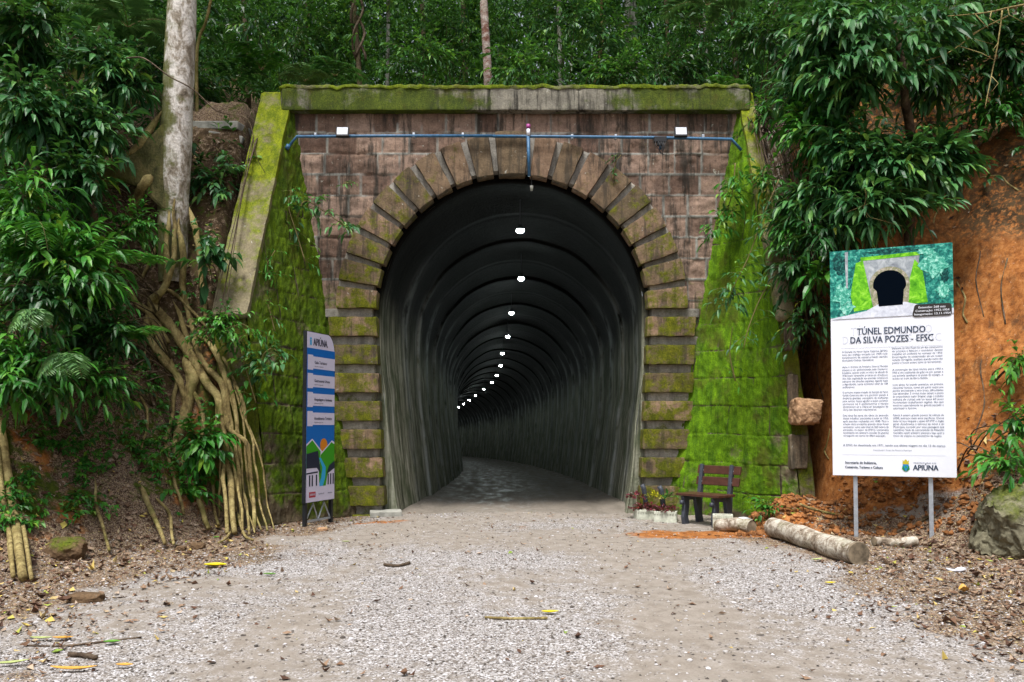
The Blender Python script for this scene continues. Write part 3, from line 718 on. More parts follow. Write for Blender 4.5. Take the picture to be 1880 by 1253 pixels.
# ------------------------------------------------------------------ trees
def trunk_mesh(pts, rs, mat, root, name='trunk', n=12, wob=.06, moss=.5, seed=1):
    pts = smooth_path(pts, 8); m = len(pts); rr_ = np.interp(np.linspace(0, 1, m), np.linspace(0, 1, len(rs)), rs)
    mb = MB(); mb.tube([Vector(p) for p in pts], list(rr_), n)
    V = np.array(mb.v); V = noisy(V, float(max(rs))*wob*1.6, 2.2/max(.15, max(rs)*3), seed); f = np.array([q for q in mb.f if len(q) == 4])
    if moss == 'side':
        c0 = np.repeat(np.array(pts), n, 0); sx = (V[:, 0]-c0[:, 0])/max(rs); moss = .22-.45*sx+.5*ss(2.0, -.2, V[:, 2])-.1
    else: moss = np.full(len(V), moss)
    return nmesh(name, V, f, mat, root, dict(moss=moss), True)
def tree(name, label, pts, rs, bark, crown, leafmat='leaf_far', leafL=.17, nsp=260, group=None, seed=1, moss=.3, limbs=6):
    base = Vector(pts[0]); root = empty(name, base, label, 'tree', group)
    loc = [np.array(p)-np.array(base) for p in pts]
    trunk_mesh(loc, rs, M[bark], root, seed=seed, moss=moss)
    if crown:
        c, r = np.array(crown[0])-np.array(base), np.array(crown[1])
        cs, _ = blobpts(c, r*.7, 9, .2); lv = Leaves(False); per = nsp//9
        for q in cs:
            s_, d_ = blobpts(q, r*rng.uniform(.32, .5), per, .1); sprays(s_-d_*.2, d_+UP*.1, .45, 7, leafL, .42, .3, lv)
        lv.build('crown', M[leafmat], root)
        top = loc[-1]
        for i in range(limbs):
            e = cs[i]; mb = MB(); mb.tube([Vector(p) for p in smooth_path([top*.8+loc[-2]*.2, (top+e)/2+UP*.15, e], 4)], [rs[-1]*.6*(1-.08*k) for k in range(9)], 6)
            mb.build('limb', M[bark], root, smooth=True)
    return root
def gz(p, dz=-.15): return (p[0], p[1], float(H(p[0], p[1]))+dz)

# the big pale tree on the left bank, with its roots
tb = P(316, 505, 11.75); tb.z = float(H(tb.x, tb.y))+.15
root = empty('rainforest_tree', tb, 'big pale lichen-spotted tree with roots flowing down the left bank', 'tree')
tp = [P(318, 520, 11.75), P(318, 400, 11.72), P(322, 300, 11.7), P(327, 180, 11.7), P(332, 60, 11.75), P(336, -60, 11.8), P(345, -400, 12.0), P(350, -800, 12.3)]
trunk_mesh([np.array(p-tb) for p in tp], [.20, .215, .225, .22, .215, .20, .17, .12], M['bark_pale'], root, n=20, wob=.05, moss='side', seed=3)
def rootpath(pix, r, nm='root', lift=.11, bark='bark_root', d=None, wob=.12, n=8):
    pts = []
    for q in pix:
        if len(q) == 3: pts.append(np.array(P(*q)-tb))
        elif q[0] > 396 and 650 < q[1] < 955: pts.append(np.array(P(q[0], q[1], 11.3-.3*(q[1]-650)/320)-tb))
        else:
            h = hit(q[0], q[1], 6.5, 16, lift); pts.append(np.array(h-tb)+[0, -.02, lift*.6])
    pts = smooth_path(pts, 5); q0 = np.array(pts); sd_ = int(pix[0][0]*7+pix[-1][1]); qn = np.stack([fbm(q0[:, 2]*2.2, q0[:, 0]*.5, sd_*1.7, 5+k_, 3)-.5 for k_ in range(3)], 1); pts = list(q0+qn*[.16, .05, .0]); rs = r if hasattr(r, '__len__') else [r, r*.85]
    rr_ = np.interp(np.linspace(0, 1, len(pts)), np.linspace(0, 1, len(rs)), rs)*ss(-.02, .12, np.linspace(0, 1, len(pts)))
    mb = MB(); mb.tube([Vector(p) for p in pts], list(rr_), n, wob=wob, seed=int(pix[0][0]))
    V = np.array(mb.v); o = mb.build(nm, M[bark], root, smooth=True)
    return o
D0 = 11.6
for pix, r in [
    ([(322, 330, D0), (318, 400, D0-.12), (322, 470, D0-.18), (305, 530, D0-.2), (279, 576), (311, 620), (343, 660), (379, 700), (403, 739), (409, 799), (423, 879), (431, 972)], [.02, .035, .05, .075, .07, .055, .05, .035]),
    ([(310, 360, D0), (308, 430, D0-.15), (308, 500, D0-.2), (287, 552), (275, 624), (303, 660), (327, 700), (343, 751)], [.02, .04, .045, .06, .05, .035]),
    ([(335, 640), (345, 690), (353, 723), (339, 763), (327, 819), (339, 851), (359, 899), (383, 965)], [.08, .085, .075, .05, .03]),
    ([(330, 390, D0), (332, 450, D0-.15), (340, 540), (360, 620), (375, 672), (403, 700), (415, 740), (423, 787), (455, 819), (465, 899), (467, 966)], [.05, .045, .04, .045, .04, .03, .025]),
    ([(300, 600), (275, 680), (287, 735)], [.02, .02]),
    ([(259, 887), (279, 931), (303, 992)], [.03, .035, .02]),
    ([(287, 911), (311, 939), (323, 992)], [.018, .022, .016]),
    ([(405, 760), (411, 859), (419, 973)], [.03, .03, .025]),
    ([(445, 800), (438, 880), (446, 973)], [.022, .022, .016]), ([(440, 860), (452, 920), (458, 975)], [.02, .016]),
    ([(398, 720), (400, 800), (405, 880), (402, 950)], [.02, .02, .014]), ([(425, 700), (446, 770), (452, 850), (462, 920), (480, 967)], [.016, .016, .012]),
    ([(440, 730), (462, 800), (472, 880), (478, 930), (493, 968)], [.016, .016, .014, .012]), ([(430, 940), (446, 975), (462, 985)], [.02, .014]), ([(431, 960), (420, 980), (405, 990)], [.02, .012]),
    ([(345, 380, 11.7), (362, 450, 11.6), (372, 540), (380, 600)], [.05, .04, .03]),
    ([(290, 320, D0), (262, 345, D0-.1), (240, 400), (215, 470), (205, 520)], [.09, .06, .04]),
    ([(277, 418), (290, 447), (276, 478), (262, 520)], [.035, .03, .02]),
    ([(172, 873), (178, 925), (190, 968), (200, 1003)], [.016, .02, .016]),
    ([(318, 560), (335, 600), (350, 650), (352, 700), (372, 760), (380, 830), (392, 900), (400, 960)], [.04, .04, .035, .03, .02]),
    ([(300, 640), (318, 700), (322, 760), (312, 820), (325, 880), (338, 940)], [.03, .03, .025, .02]),
    ([(355, 620), (385, 660), (420, 700), (432, 760), (438, 840), (444, 960)], [.035, .035, .03, .022]),
    ([(260, 560), (275, 600), (300, 650), (330, 700), (345, 760)], [.045, .045, .04, .03]),
    ([(270, 640), (262, 700), (270, 760), (262, 820)], [.02, .02, .014]), ([(390, 640), (412, 690), (425, 760), (428, 850), (436, 940)], [.03, .025, .02]),
    ([(340, 600), (370, 630), (400, 650), (440, 720), (452, 780)], [.025, .025, .02]), ([(410, 690), (436, 780), (444, 870), (450, 930), (470, 972)], [.016, .014, .010]), ([(455, 780), (476, 850), (486, 920), (501, 966)], [.012, .012, .009]),
    ([(300, 540), (330, 570), (362, 580), (385, 610)], [.03, .025, .02]), ([(236, 525), (255, 560), (285, 590), (312, 630)], [.04, .035, .03]),
]: rootpath(pix, r)
# buttress fin down to the left
bt = [P(292, 225, D0), P(285, 330, D0), P(275, 440, D0-.05), P(225, 330, D0-.15), P(180, 345, D0-.2), P(165, 385, D0-.25), P(225, 285, D0-.1)]
mb = MB()
fin = [(305, 215), (262, 262), (232, 285), (200, 300), (165, 330), (150, 370), (185, 345), (215, 330), (228, 335), (255, 345), (280, 370), (310, 400)]
for q0, q1 in ((0, 0),):
    f0 = [P(a, b, D0-.1-(300-a)*.001)-tb for a, b in fin]; f1 = [p+Vector((.03, .16, 0)) for p in f0]; n = len(fin)
    mb.add(f0+f1, [tuple(range(n)), tuple(range(2*n-1, n-1, -1))]+[(i, i+n, (i+1) % n+n, (i+1) % n) for i in range(n)])
mb.build('buttress', M['bark_mossy'], root, bevel=.05)
rootpath([(300, 200, D0), (262, 262, D0-.1), (232, 285, D0-.12), (200, 300, D0-.16), (165, 332, D0-.2), (140, 345, D0-.2), (118, 365, D0-.2)], [.07, .05, .035, .025])
lv = Leaves(False)
for q in [P(345, -500, 12), P(250, -450, 11), P(430, -600, 13), P(300, -700, 12)]:
    s_, d_ = blobpts(np.array(q-tb), [1.6, 1.6, 1.0], 60, .2); sprays(s_, d_+UP*.1, .5, 7, .2, .4, .3, lv)
lv.build('crown', M['leaf_far'], root)

# bamboo-like hanging roots at the far left edge
for i, (pix, r, lab) in enumerate([([(0, 770), (14, 850), (32, 960), (46, 1050)], .055, 'thickest yellow aerial root slanting down at the far left edge'),
                                  ([(-4, 800), (6, 890), (20, 970), (28, 1048)], .028, 'thin yellow root just left of the thickest one at the far left edge'),
                                  ([(20, 880), (45, 960), (62, 1052)], .022, 'slender yellow root fanning right beside the thickest root, far left'),
                                  ([(18, 950), (20, 1000), (26, 1042)], .015, 'shortest pale root stub at the foot of the far left roots')]):
    p = [hit(a, b, 5, 14, .10)+Vector((0, -.03, .05)) for a, b in pix]; b0 = p[-1].copy()
    mb = MB(); pp = smooth_path([np.array(q-b0) for q in p], 6); mb.tube([Vector(q) for q in pp], [r*(1.1-.02*k) for k in range(len(pp))], 8, wob=.08, seed=i)
    o = mb.build('aerial_root', M['bark_root'], None, smooth=True); o.location = b0; tag(o, lab, 'root', 'yellow roots at the far left edge')

# trees behind the parapet
def btree(px0, px1, d, r, bark, label, crownc=None, moss=.3, mid=None, top=-160, lean=None, seed=1, name='forest_tree', py0=155, **k):
    a = P(px0, py0, d); b = (a.x, d, float(H(a.x, d))-.2)
    m = P((px0+px1)/2+(mid or 0), 75, d); e = P(px1, 0, d); t = P(px1+(px1-px0)*.8, top, d)
    c = crownc or ((t.x, t.y, t.z+.6), (2.2, 1.8, 1.5))
    return tree(name, label, [b, tuple(a), tuple(m), tuple(e), tuple(t)], [r*1.15, r, r*.95, r*.9, r*.7], bark, c, group='trees in the forest behind the parapet', seed=seed, moss=moss, **k)
btree(660, 650, 16.5, .055, 'bark_brown', 'slim brown trunk wrapped in twisted vines, left behind the parapet', seed=2)
btree(896, 888, 16.2, .09, 'bark_red', 'reddish trunk with white lichen rising behind the middle of the parapet', seed=3, moss=0)
btree(711, 713, 17.5, .045, 'bark_grey', 'thin pale mottled trunk just right of the vine-wrapped one', seed=4)
btree(1160, 1158, 22, .19, 'bark_grey', 'thick pale blotched trunk in the forest right of centre', seed=5)
btree(1028, 1026, 19, .06, 'bark_grey', 'thin grey trunk midway between the reddish trunk and the thick pale one', seed=6)
btree(1092, 1104, 18, .035, 'vine', 'thin curved greenish sapling left of the thick pale trunk', mid=8, seed=7)
btree(1300, 1290, 17.5, .04, 'bark_grey', 'slender bare pole tree behind the right part of the parapet', seed=8)
btree(855, 850, 24, .09, 'bark_brown', 'dark trunk deep in the forest left of the reddish trunk', seed=9)
btree(560, 566, 21, .08, 'bark_brown', 'dark trunk in shade behind the left end of the parapet', seed=10)
btree(780, 775, 23, .07, 'bark_brown', 'dim brown trunk deep between the thin pale trunk and the reddish one', seed=11)
btree(1230, 1222, 20, .05, 'bark_brown', 'thin dark trunk just right of the thick pale trunk', seed=12)
btree(1352, 1345, 20, .07, 'bark_brown', 'dark trunk at the right end of the parapet, half hidden by leaves', seed=13)
btree(455, 448, 19, .07, 'bark_brown', 'shaded trunk in the forest between the big pale tree and the parapet', seed=14)
btree(1420, 1425, 18, .07, 'bark_brown', 'dark trunk behind the leafy right bank, near the top edge', seed=15)
tree('mossy_sapling', 'thin mossy pole leaning right beside the big pale tree', [gz((P(362, 190, 13.2).x, 13.2)), tuple(P(362, 90, 13.2)), tuple(P(378, 40, 13.2)), tuple(P(392, -20, 13.2)), tuple(P(420, -120, 13.2))], [.03, .027, .025, .022, .02], 'bark_root', (tuple(P(425, -170, 13.2)), (.8, .7, .6)), seed=20)
tree('forest_tree', 'brown leaning trunk in the shade left of the big pale tree', [gz((P(170, 130, 13).x, 13)), tuple(P(184, 60, 13)), tuple(P(205, 0, 13)), tuple(P(230, -80, 13))], [.06, .055, .05, .04], 'bark_brown', (tuple(P(240, -150, 13)), (1.2, 1, .8)), seed=21)
# twisted vines round the first trunk
a = P(660, 155, 16.4)
for i in range(3):
    mb = MB(); pp = []
    for k in range(26):
        t = k/25; q = P(660-10*t, 110-200*t, 16.4); an = t*9+i*2.1; pp.append(q+Vector((math.cos(an)*.13, math.sin(an)*.13, 0))-a)
    mb.tube(pp, [.028]*26, 6, wob=.2, seed=i); o = mb.build('liana', M['bark_brown'], None, smooth=True); o.location = a
    tag(o, ['thickest brown liana winding round the slim trunk behind the parapet, left', 'second brown liana twisting round the slim vine-wrapped trunk', 'thin brown liana crossing the slim vine-wrapped trunk'][i], 'vine', 'lianas round the slim trunk')

mass('forest_foliage', 5200, (-15, 15), (15.5, 34), 6.5, .17, .42, 'leaf_far', dens=.5, zoff=.6)
# canopy filling between the trunks, in clumps
def canopy(name, n, ylo, yhi, elo, ehi, leafL, mat, seed, xs=(-15, 15), thr=.45, K=7, hi=False, slen=.5):
    y = rng.uniform(ylo, yhi, n*4); x = rng.uniform(*xs, n*4)*(y/22); e = rng.uniform(elo, ehi, n*4); z = CAMZ+e*y
    ok = (fbm(x*.55, y*.5, z*.6, seed, 3) > thr) & (z > H(x, y)); x, y, z = x[ok][:n], y[ok][:n], z[ok][:n]
    lv = Leaves(hi); D = rng.normal(0, .7, (len(x), 3)); D[:, 1] -= .4
    sprays(np.stack([x, y, z], 1), D, slen*(.6+.8*rng.random(len(x))), K, leafL, .42, .3, lv)
    return tag(lv.build(name, M[mat]), kind='stuff')
canopy('forest_canopy', 9500, 17, 30, .42, .66, .15, 'leaf_far', 4)
canopy('distant_foliage', 15000, 29, 44, .34, .70, .38, 'leaf_dark', 9, xs=(-22, 22), thr=.24)

# undergrowth on the banks
mass('left_undergrowth', 4600, (-12, -4.3), (8.0, 15.5), .6, .15, .38, 'leaf_dark', cond=lambda x, y, z: (z > 1.15+.9*fbm(x, y, 0, 4, 2)) & ~((x > -6.3) & (y > 10.2) & (z < 5.0) & (fbm(x*2, z*2, y, 8, 2) > .22)) & ~((x > -5.6) & (y > 12.6)), hi=True)
mass('right_undergrowth', 2300, (4.9, 13), (10.2, 16), .8, .17, .34, 'leaf_dark', cond=lambda x, y, z: z > 4.9, hi=True)
mass('ground_cover', 1500, (-7.5, -3.9), (7.5, 12), .16, .075, .5, 'leaf_bright', K=5, slen=.12, cond=lambda x, y, z: (z > .3) & (fbm(x*1.5, y*1.5, 0, 14, 3) > .5+.08*(x < -4.9)), hi=False)
mass('hillside_foliage', 3200, (-22, 22), (13.5, 24), 3.2, .22, .4, 'leaf_dark', cond=lambda x, y, z: np.abs(x) > 5.3+.0*y, hi=False, zoff=.2)

# individual plants on the left
def near(px, py, d, r, nsp, leafL, leafW, mat, label, name='shrub', cat='shrub', bdy=.5, bdx=0, **k):
    c = P(px, py, d); bx = c.x+bdx; ys_ = np.arange(c.y+.1, c.y+2.8, .05); hh = H(np.full(len(ys_), bx), ys_); k_ = np.where(hh > c.z-r[2]*1.2)[0]
    by = float(ys_[k_[0]])+.05 if len(k_) else c.y+bdy
    b = Vector((bx, by, float(H(bx, by))))
    if b.z > c.z-.1: b.z = float(H(bx, by))-.05
    return bush(name, b, np.array(c), np.array(r), nsp, leafL, leafW, mat, label, cat, **k)
GL = 'shrubs on the left bank'; GR = 'shrubs and saplings on the right bank'
near(70, 60, 10.6, (.75, .55, .6), 130, .21, .36, 'leaf_dark', 'dark broad-leaved shrub in the top left corner', group=GL)
near(160, 110, 11.2, (.7, .5, .5), 110, .2, .34, 'leaf_gloss', 'glossy drooping shrub beside the top left corner shrub, toward the big tree', group=GL)
near(60, 190, 10.2, (.6, .5, .45), 110, .2, .36, 'leaf_gloss', 'glossy shrub at the left edge below the corner shrub', group=GL)
near(165, 235, 10.8, (.6, .5, .4), 100, .21, .36, 'leaf_gloss', 'leafy shrub leaning toward the buttress of the big pale tree', group=GL)
near(245, 145, 11.3, (.35, .3, .3), 46, .2, .34, 'leaf_gloss', 'small glossy spray of leaves just left of the big pale trunk', group=GL)
near(50, 380, 9.4, (.6, .45, .42), 110, .24, .24, 'leaf_bright', 'bright long-leaved shrub at the left edge, mid height', group=GL, clumps=5, droop=.5)
near(150, 330, 10.4, (.5, .4, .35), 70, .19, .36, 'leaf_dark', 'dark shrub below the buttress root, left of the big tree', group=GL)
near(120, 470, 9.3, (.6, .45, .42), 100, .23, .30, 'leaf_bright', 'bushy green shrub with pointed leaves below the bright long-leaved one', group=GL)
near(40, 540, 8.8, (.6, .4, .4), 90, .16, .34, 'leaf_dark', 'dense dark shrub at the left edge above the soil bank', group=GL)
near(180, 545, 9.9, (.42, .3, .32), 80, .14, .34, 'leaf_bright', 'fresh green small-leaved shrub left of the roots', group=GL)
near(165, 640, 9.6, (.36, .3, .22), 50, .15, .36, 'leaf_dark', 'low dark shrub hanging above the bank left of the upper roots', group=GL)
near(60, 650, 8.9, (.5, .35, .25), 70, .18, .30, 'leaf_bright', 'star-leaved shrub at the left edge on the lip of the soil bank', group=GL)
near(105, 700, 8.9, (.25, .2, .22), 26, .19, .28, 'leaf_gloss', 'small dark pointed-leaf plant hanging over the brown bank', group=GL)
near(150, 690, 9.3, (.4, .3, .22), 60, .13, .36, 'leaf_bright', 'leafy plant spilling over the lip of the brown bank', group=GL)
near(195, 610, 9.6, (.45, .3, .25), 70, .15, .34, 'leaf_dark', 'dark shrub above the lip of the bank, between lacy fern and roots', group=GL)
near(20, 690, 8.5, (.35, .3, .22), 50, .15, .34, 'leaf_bright', 'low green plant above the yellow roots at the far left edge', group=GL)
near(205, 715, 9.8, (.22, .15, .14), 24, .11, .4, 'leaf_dark', 'small dark plant in shade just left of the looping roots', group=GL)
near(370, 800, 10.9, (.27, .2, .33), 44, .15, .62, 'leaf_bright', 'bright heart-leaved bush growing among the roots by the wing wall', group=GL, droop=.4)
near(378, 475, 11.3, (.15, .15, .4), 14, .15, .75, 'leaf_gloss', 'heart-leaved climber hanging right of the big tree base', name='climbing_plant', cat='climber', droop=.7)
near(335, 895, 10.7, (.25, .15, .12), 14, .12, .7, 'leaf_bright', 'low round-leaved plant at the foot of the thick root', group=GL)
near(400, 330, 12.3, (.4, .3, .45), 46, .15, .4, 'leaf_gloss', 'shrub in the gully between the big trunk and the wing wall', group=GL)
near(405, 590, 11.1, (.3, .2, .3), 46, .09, .5, 'leaf_bright', 'small-leaved green plant against the pale wing wall end', group=GL)
near(240, 420, 10.9, (.45, .3, .35), 60, .12, .4, 'leaf_bright', 'light green plant in the hollow left of the big trunk', group=GL)
near(300, 240, 12.3, (.3, .3, .3), 20, .2, .34, 'leaf_dark', 'dark shrub half hidden behind the big pale trunk', group=GL)
# pale feathery plants and ferns
def fpx(px, py, d, n, L, mat, label, **k):
    c = P(px, py, d); return fern('fern', c, n, L, mat, label, **k)
fpx(125, 655, 8.5, 9, .30, 'leaf_pale', 'pale lacy fern in front of the left shrubs', tilt=.55, drop=1.5, pw=.26, group='ferns', facing=(.2, -1.3, 0))
fpx(70, 575, 8.3, 8, .28, 'leaf_pale', 'pale feathery fern above the lacy one, left edge', tilt=.6, drop=1.6, pw=.26, group='ferns', facing=(.2, -1.3, 0))
fpx(250, 628, 9.7, 7, .6, 'leaf_bright', 'bright green fern arching over the hollow in the roots', tilt=.7, pw=.14, group='ferns', spread=3.0, a0=-3)
fpx(255, 480, 10.2, 8, .45, 'leaf_bright', 'small bright fern in the hollow below the big tree', tilt=.5, group='ferns')
fpx(480, 130, 14.6, 8, .8, 'leaf_bright', 'large fern beside the left end of the parapet', tilt=.9, group='ferns')
fpx(430, 150, 15.0, 8, .8, 'leaf_gloss', 'dark fern on the brown slope right of the big trunk', tilt=.8, group='ferns')
fpx(560, 150, 14.3, 9, .65, 'leaf_pale', 'pale green fern above the left third of the parapet', tilt=.7, group='ferns')
fpx(615, 140, 14.5, 9, .7, 'leaf_gloss', 'glossy fern behind the parapet below the vine-wrapped trunk', tilt=.6, group='ferns')
fpx(1325, 160, 14.0, 8, .5, 'leaf_bright', 'yellow-green fern at the right end of the parapet', tilt=.5, group='ferns')
fpx(60, 430, 9.0, 7, .55, 'leaf_bright', 'long bright fern fronds at the left edge', tilt=.8, drop=1.6, pw=.2, group='ferns', facing=(.3, -1, 0))
fpx(235, 50, 12.4, 5, 1.1, 'leaf_pale', 'palm fronds hanging left of the big pale trunk at the top edge', tilt=.5, pw=.22, group='palms', pin=34)
fpx(1300, 10, 16.5, 5, 1.1, 'leaf_pale', 'pale palm fronds at the top edge right of centre', tilt=.5, pw=.22, group='palms', pin=34)
# understorey behind the parapet
for i, (px, py, d, r, mat, lab) in enumerate([
    (760, 125, 15.5, 1.0, 'leaf_far', 'bright leafy shrub behind the parapet between the pale and reddish trunks'),
    (970, 130, 15.3, .9, 'leaf_far', 'leafy shrub just right of the reddish trunk'),
    (1060, 70, 17.5, 1.3, 'leaf_gloss', 'broad glossy shrub in the forest above the centre right of the parapet'),
    (1200, 125, 15.6, 1.0, 'leaf_dark', 'dark shrub behind the parapet below the thick pale trunk'),
    (1130, 140, 14.9, .6, 'leaf_far', 'low shrub on the right half of the parapet line'),
    (830, 60, 18, 1.3, 'leaf_far', 'sunlit shrub left of the reddish trunk'),
    (520, 60, 17, 1.3, 'leaf_dark', 'dark shrub above the left end of the parapet'),
    (600, 50, 18.5, 1.2, 'leaf_far', 'shrub left of the vine-wrapped trunk'),
    (1300, 90, 16, 1.1, 'leaf_dark', 'dark shrub above the right end of the parapet'),
    (960, 30, 20, 1.5, 'leaf_far', 'bright tree-sized shrub near the top edge right of the reddish trunk')]):
    near(px, py, d, (r, r*.7, r*.7), 110, .14, .42, mat, lab, group='shrubs behind the parapet', hi=False, slen=.4)
# small climbers on the masonry
def climber(pix, d, n, leafL, leafW, mat, label, width=.25, droop=.4, name='climbing_plant', r=.008, branch=3):
    pts = [np.array(P(a, b, d[i] if hasattr(d, '__len__') else d)) for i, (a, b) in enumerate(pix)]
    sp = smooth_path(pts, 6); b0 = sp[0]; root = empty(name, b0, label, 'climber', 'climbing plants on the tunnel portal')
    mb = MB(); mb.tube([Vector(q-b0) for q in sp], [r*(1.3-.6*i/len(sp)) for i in range(len(sp))], 5); mb.build('stem', M['vine'], root, smooth=True)
    ids = rng.integers(0, len(sp), n); S = np.array([sp[i]-b0 for i in ids])+rng.normal(0, .02, (n, 3))
    D = rng.normal(0, 1, (n, 3)); D[:, 1] = -abs(D[:, 1])*.6; D[:, 2] *= .6
    lv = Leaves(True); tw = ([], []); sprays(S, D, width*(.5+rng.random(n)), branch, leafL, leafW, droop, lv, tw)
    lv.build('foliage', M[mat], root); strips(np.concatenate(tw[0]), np.concatenate(tw[1]), .003, 'twig', M['vine'], root)
climber([(545, 400), (560, 370), (590, 385), (625, 410), (645, 425)], 12.6, 22, .13, .42, 'leaf_gloss', 'sprig with pale grey-green leaves at the left haunch of the arch', branch=5)
climber([(560, 480), (545, 430), (530, 380), (535, 350)], 12.5, 16, .11, .42, 'leaf_bright', 'leafy shoot climbing the upper left wing wall', branch=4)
climber([(490, 700), (480, 660), (500, 640), (520, 660)], 11.35, 20, .13, .55, 'leaf_gloss', 'climber with pale leaves on the near end of the left wing wall', branch=4)
climber([(470, 740), (455, 690), (440, 640), (430, 600)], 11.3, 22, .10, .6, 'leaf_bright', 'ladder-leaved vine against the left wing wall end', branch=4)
climber([(500, 520), (490, 490), (505, 460)], 12.0, 12, .11, .3, 'leaf_bright', 'small bright fern-like tuft on the left wing wall', branch=5)
climber([(395, 600), (410, 575), (432, 590), (455, 600), (470, 615)], 11.2, 26, .09, .55, 'leaf_bright', 'leafy creeper across the broken lower end of the left coping', branch=4)
climber([(505, 610), (495, 570), (487, 545)], 11.9, 8, .10, .3, 'leaf_bright', 'small bright tuft lower down the left wing wall', branch=5)
climber([(645, 340), (635, 335), (628, 340)], 12.85, 7, .07, .4, 'leaf_bright', 'tiny green weed in the portal wall joints, left', width=.1)
climber([(1350, 300), (1345, 350), (1330, 400), (1310, 430)], 12.4, 44, .12, .45, 'leaf_bright', 'light green creeper draped over the top of the right wing wall', branch=5)
climber([(1430, 330), (1400, 400), (1375, 470), (1350, 520), (1335, 560)], 11.7, 40, .13, .36, 'leaf_gloss', 'long drooping vine hanging over the right wing wall', branch=5)
climber([(1440, 480), (1400, 540), (1375, 600), (1365, 640)], 11.5, 14, .10, .36, 'leaf_gloss', 'thin vine with sparse leaves trailing down the right wing wall', branch=4)
climber([(1350, 700), (1340, 650), (1345, 600)], 11.9, 5, .08, .36, 'leaf_bright', 'bare wiry vine low on the right wing wall', branch=3)
climber([(1125, 330), (1130, 300), (1140, 285)], 12.8, 10, .07, .4, 'leaf_dark', 'small weed tuft above the right haunch of the arch', width=.12)

# ------------------------------------------------------------------ right bank trees and shrubs
def near2(*a, **k): return near(*a, group=GR, **k)
LR = .20
cR = P(1655, 60, 11.3)
rt = tree('slope_tree', 'leaning purple-brown tree with whorled leaves on the right bank', [gz((P(1672, 300, 11.8).x, 11.9)), tuple(P(1672, 260, 11.7)), tuple(P(1662, 190, 11.5)), tuple(P(1657, 120, 11.3)), tuple(P(1640, 40, 11.2))], [.075, .07, .06, .05, .04], 'bark_brown', None, seed=31, moss=0)
lv = Leaves(True); tw = ([], []); b0 = np.array(rt.location)
for (a, b, d, n) in [(1655, 60, 11.0, 34), (1580, 40, 11.0, 30), (1700, 45, 11.2, 24), (1640, 130, 10.9, 20), (1560, 110, 11.0, 24)]:
    s_, d_ = blobpts(np.array(P(a, b, d))-b0, (.42, .35, .2), n, .2); d_[:, 2] *= .3; d_[:, 1] -= .3
    sprays(s_, d_, .4, 7, .24, .36, .45, lv, tw)
lv.build('crown', M['leaf_gloss'], rt); strips(np.concatenate(tw[0]), np.concatenate(tw[1]), .004, 'twig', M['bark_brown'], rt)
near2(1490, 60, 11.4, (.6, .45, .42), 130, LR, .36, 'leaf_gloss', 'glossy sapling with drooping leaves at the top edge, left part of the right bank', droop=.36)
near2(1478, 150, 11.9, (.5, .4, .4), 116, .20, .3, 'leaf_gloss', 'fine-leaved shrub overhanging the right end of the parapet', droop=.36)
near2(1540, 150, 11.3, (.5, .4, .35), 116, LR, .36, 'leaf_gloss', 'layered shrub left of the leaning purple-brown trunk', droop=.36)
near2(1492, 250, 11.7, (.5, .4, .4), 116, .20, .34, 'leaf_bright', 'light green shrub beside the top of the right wing wall', droop=.36)
near2(1560, 260, 11.1, (.5, .35, .32), 116, LR, .38, 'leaf_gloss', 'shrub with long drooping leaves in the middle of the right bank', droop=.36)
near2(1640, 300, 10.9, (.5, .35, .3), 116, .24, .30, 'leaf_gloss', 'shrub at the foot of the leaning purple-brown trunk', droop=.36)
near2(1505, 350, 11.3, (.45, .35, .35), 116, .22, .3, 'leaf_gloss', 'drooping shrub hanging in front of the right wing wall top', droop=.36)
near2(1600, 370, 10.8, (.42, .3, .26), 87, .24, .30, 'leaf_gloss', 'low drooping shrub above the tall white board', droop=.36)
near2(1725, 290, 10.9, (.36, .28, .38), 87, .22, .4, 'leaf_gloss', 'broad-leaved shrub on the crest of the orange bank', droop=.36)
near2(1520, 420, 11.1, (.4, .25, .28), 44, .24, .24, 'leaf_dark', 'dark shrub under the overhang left of the white board', droop=.36)
near2(1465, 410, 11.5, (.3, .25, .28), 87, .16, .3, 'leaf_bright', 'bushy green plant spilling over the right wing wall edge', droop=.36)
near2(1740, 130, 11.6, (.5, .4, .4), 130, .19, .34, 'leaf_dark', 'dark shrub right of the leaning purple-brown trunk', droop=.36)
near2(1830, 80, 11.4, (.5, .4, .45), 130, .19, .36, 'leaf_dark', 'dark shrub in the top right corner', droop=.36)
near2(1830, 200, 11.6, (.45, .3, .25), 60, .15, .36, 'leaf_bright', 'small-leaved green shrub at the right edge on top of the orange bank', droop=.4)
near2(1690, 380, 10.8, (.22, .2, .12), 20, .2, .26, 'leaf_gloss', 'small star-leaved plant above the right corner of the white board', droop=.36)
near2(1493, 500, 10.9, (.16, .12, .16), 12, .18, .5, 'leaf_bright', 'small bright plant with broad leaves left of the white board', droop=.4)
near2(1470, 590, 11.3, (.15, .12, .3), 26, .10, .5, 'leaf_dark', 'narrow creeper beside the near end of the right wing wall', droop=.4)
near2(1862, 780, 9.3, (.22, .18, .3), 26, .15, .42, 'leaf_bright', 'bright green weed on the leafy slope at the right edge', droop=.4)
near2(1866, 660, 9.9, (.2, .15, .2), 16, .13, .42, 'leaf_bright', 'second bright weed, higher up at the right edge', droop=.4)
near2(1850, 850, 9.0, (.2, .15, .12), 16, .15, .38, 'leaf_bright', 'low bright weed just above the boulder', droop=.4)
near2(1410, 930, 10.9, (.08, .06, .05), 7, .08, .6, 'leaf_bright', 'tiny green seedling on the orange spoil heap', stems=0, bdy=0)
near2(1410, 60, 14.2, (.9, .5, .6), 130, .16, .4, 'leaf_dark', 'dark shrub above the right end of the parapet, left of the bank', droop=.4)
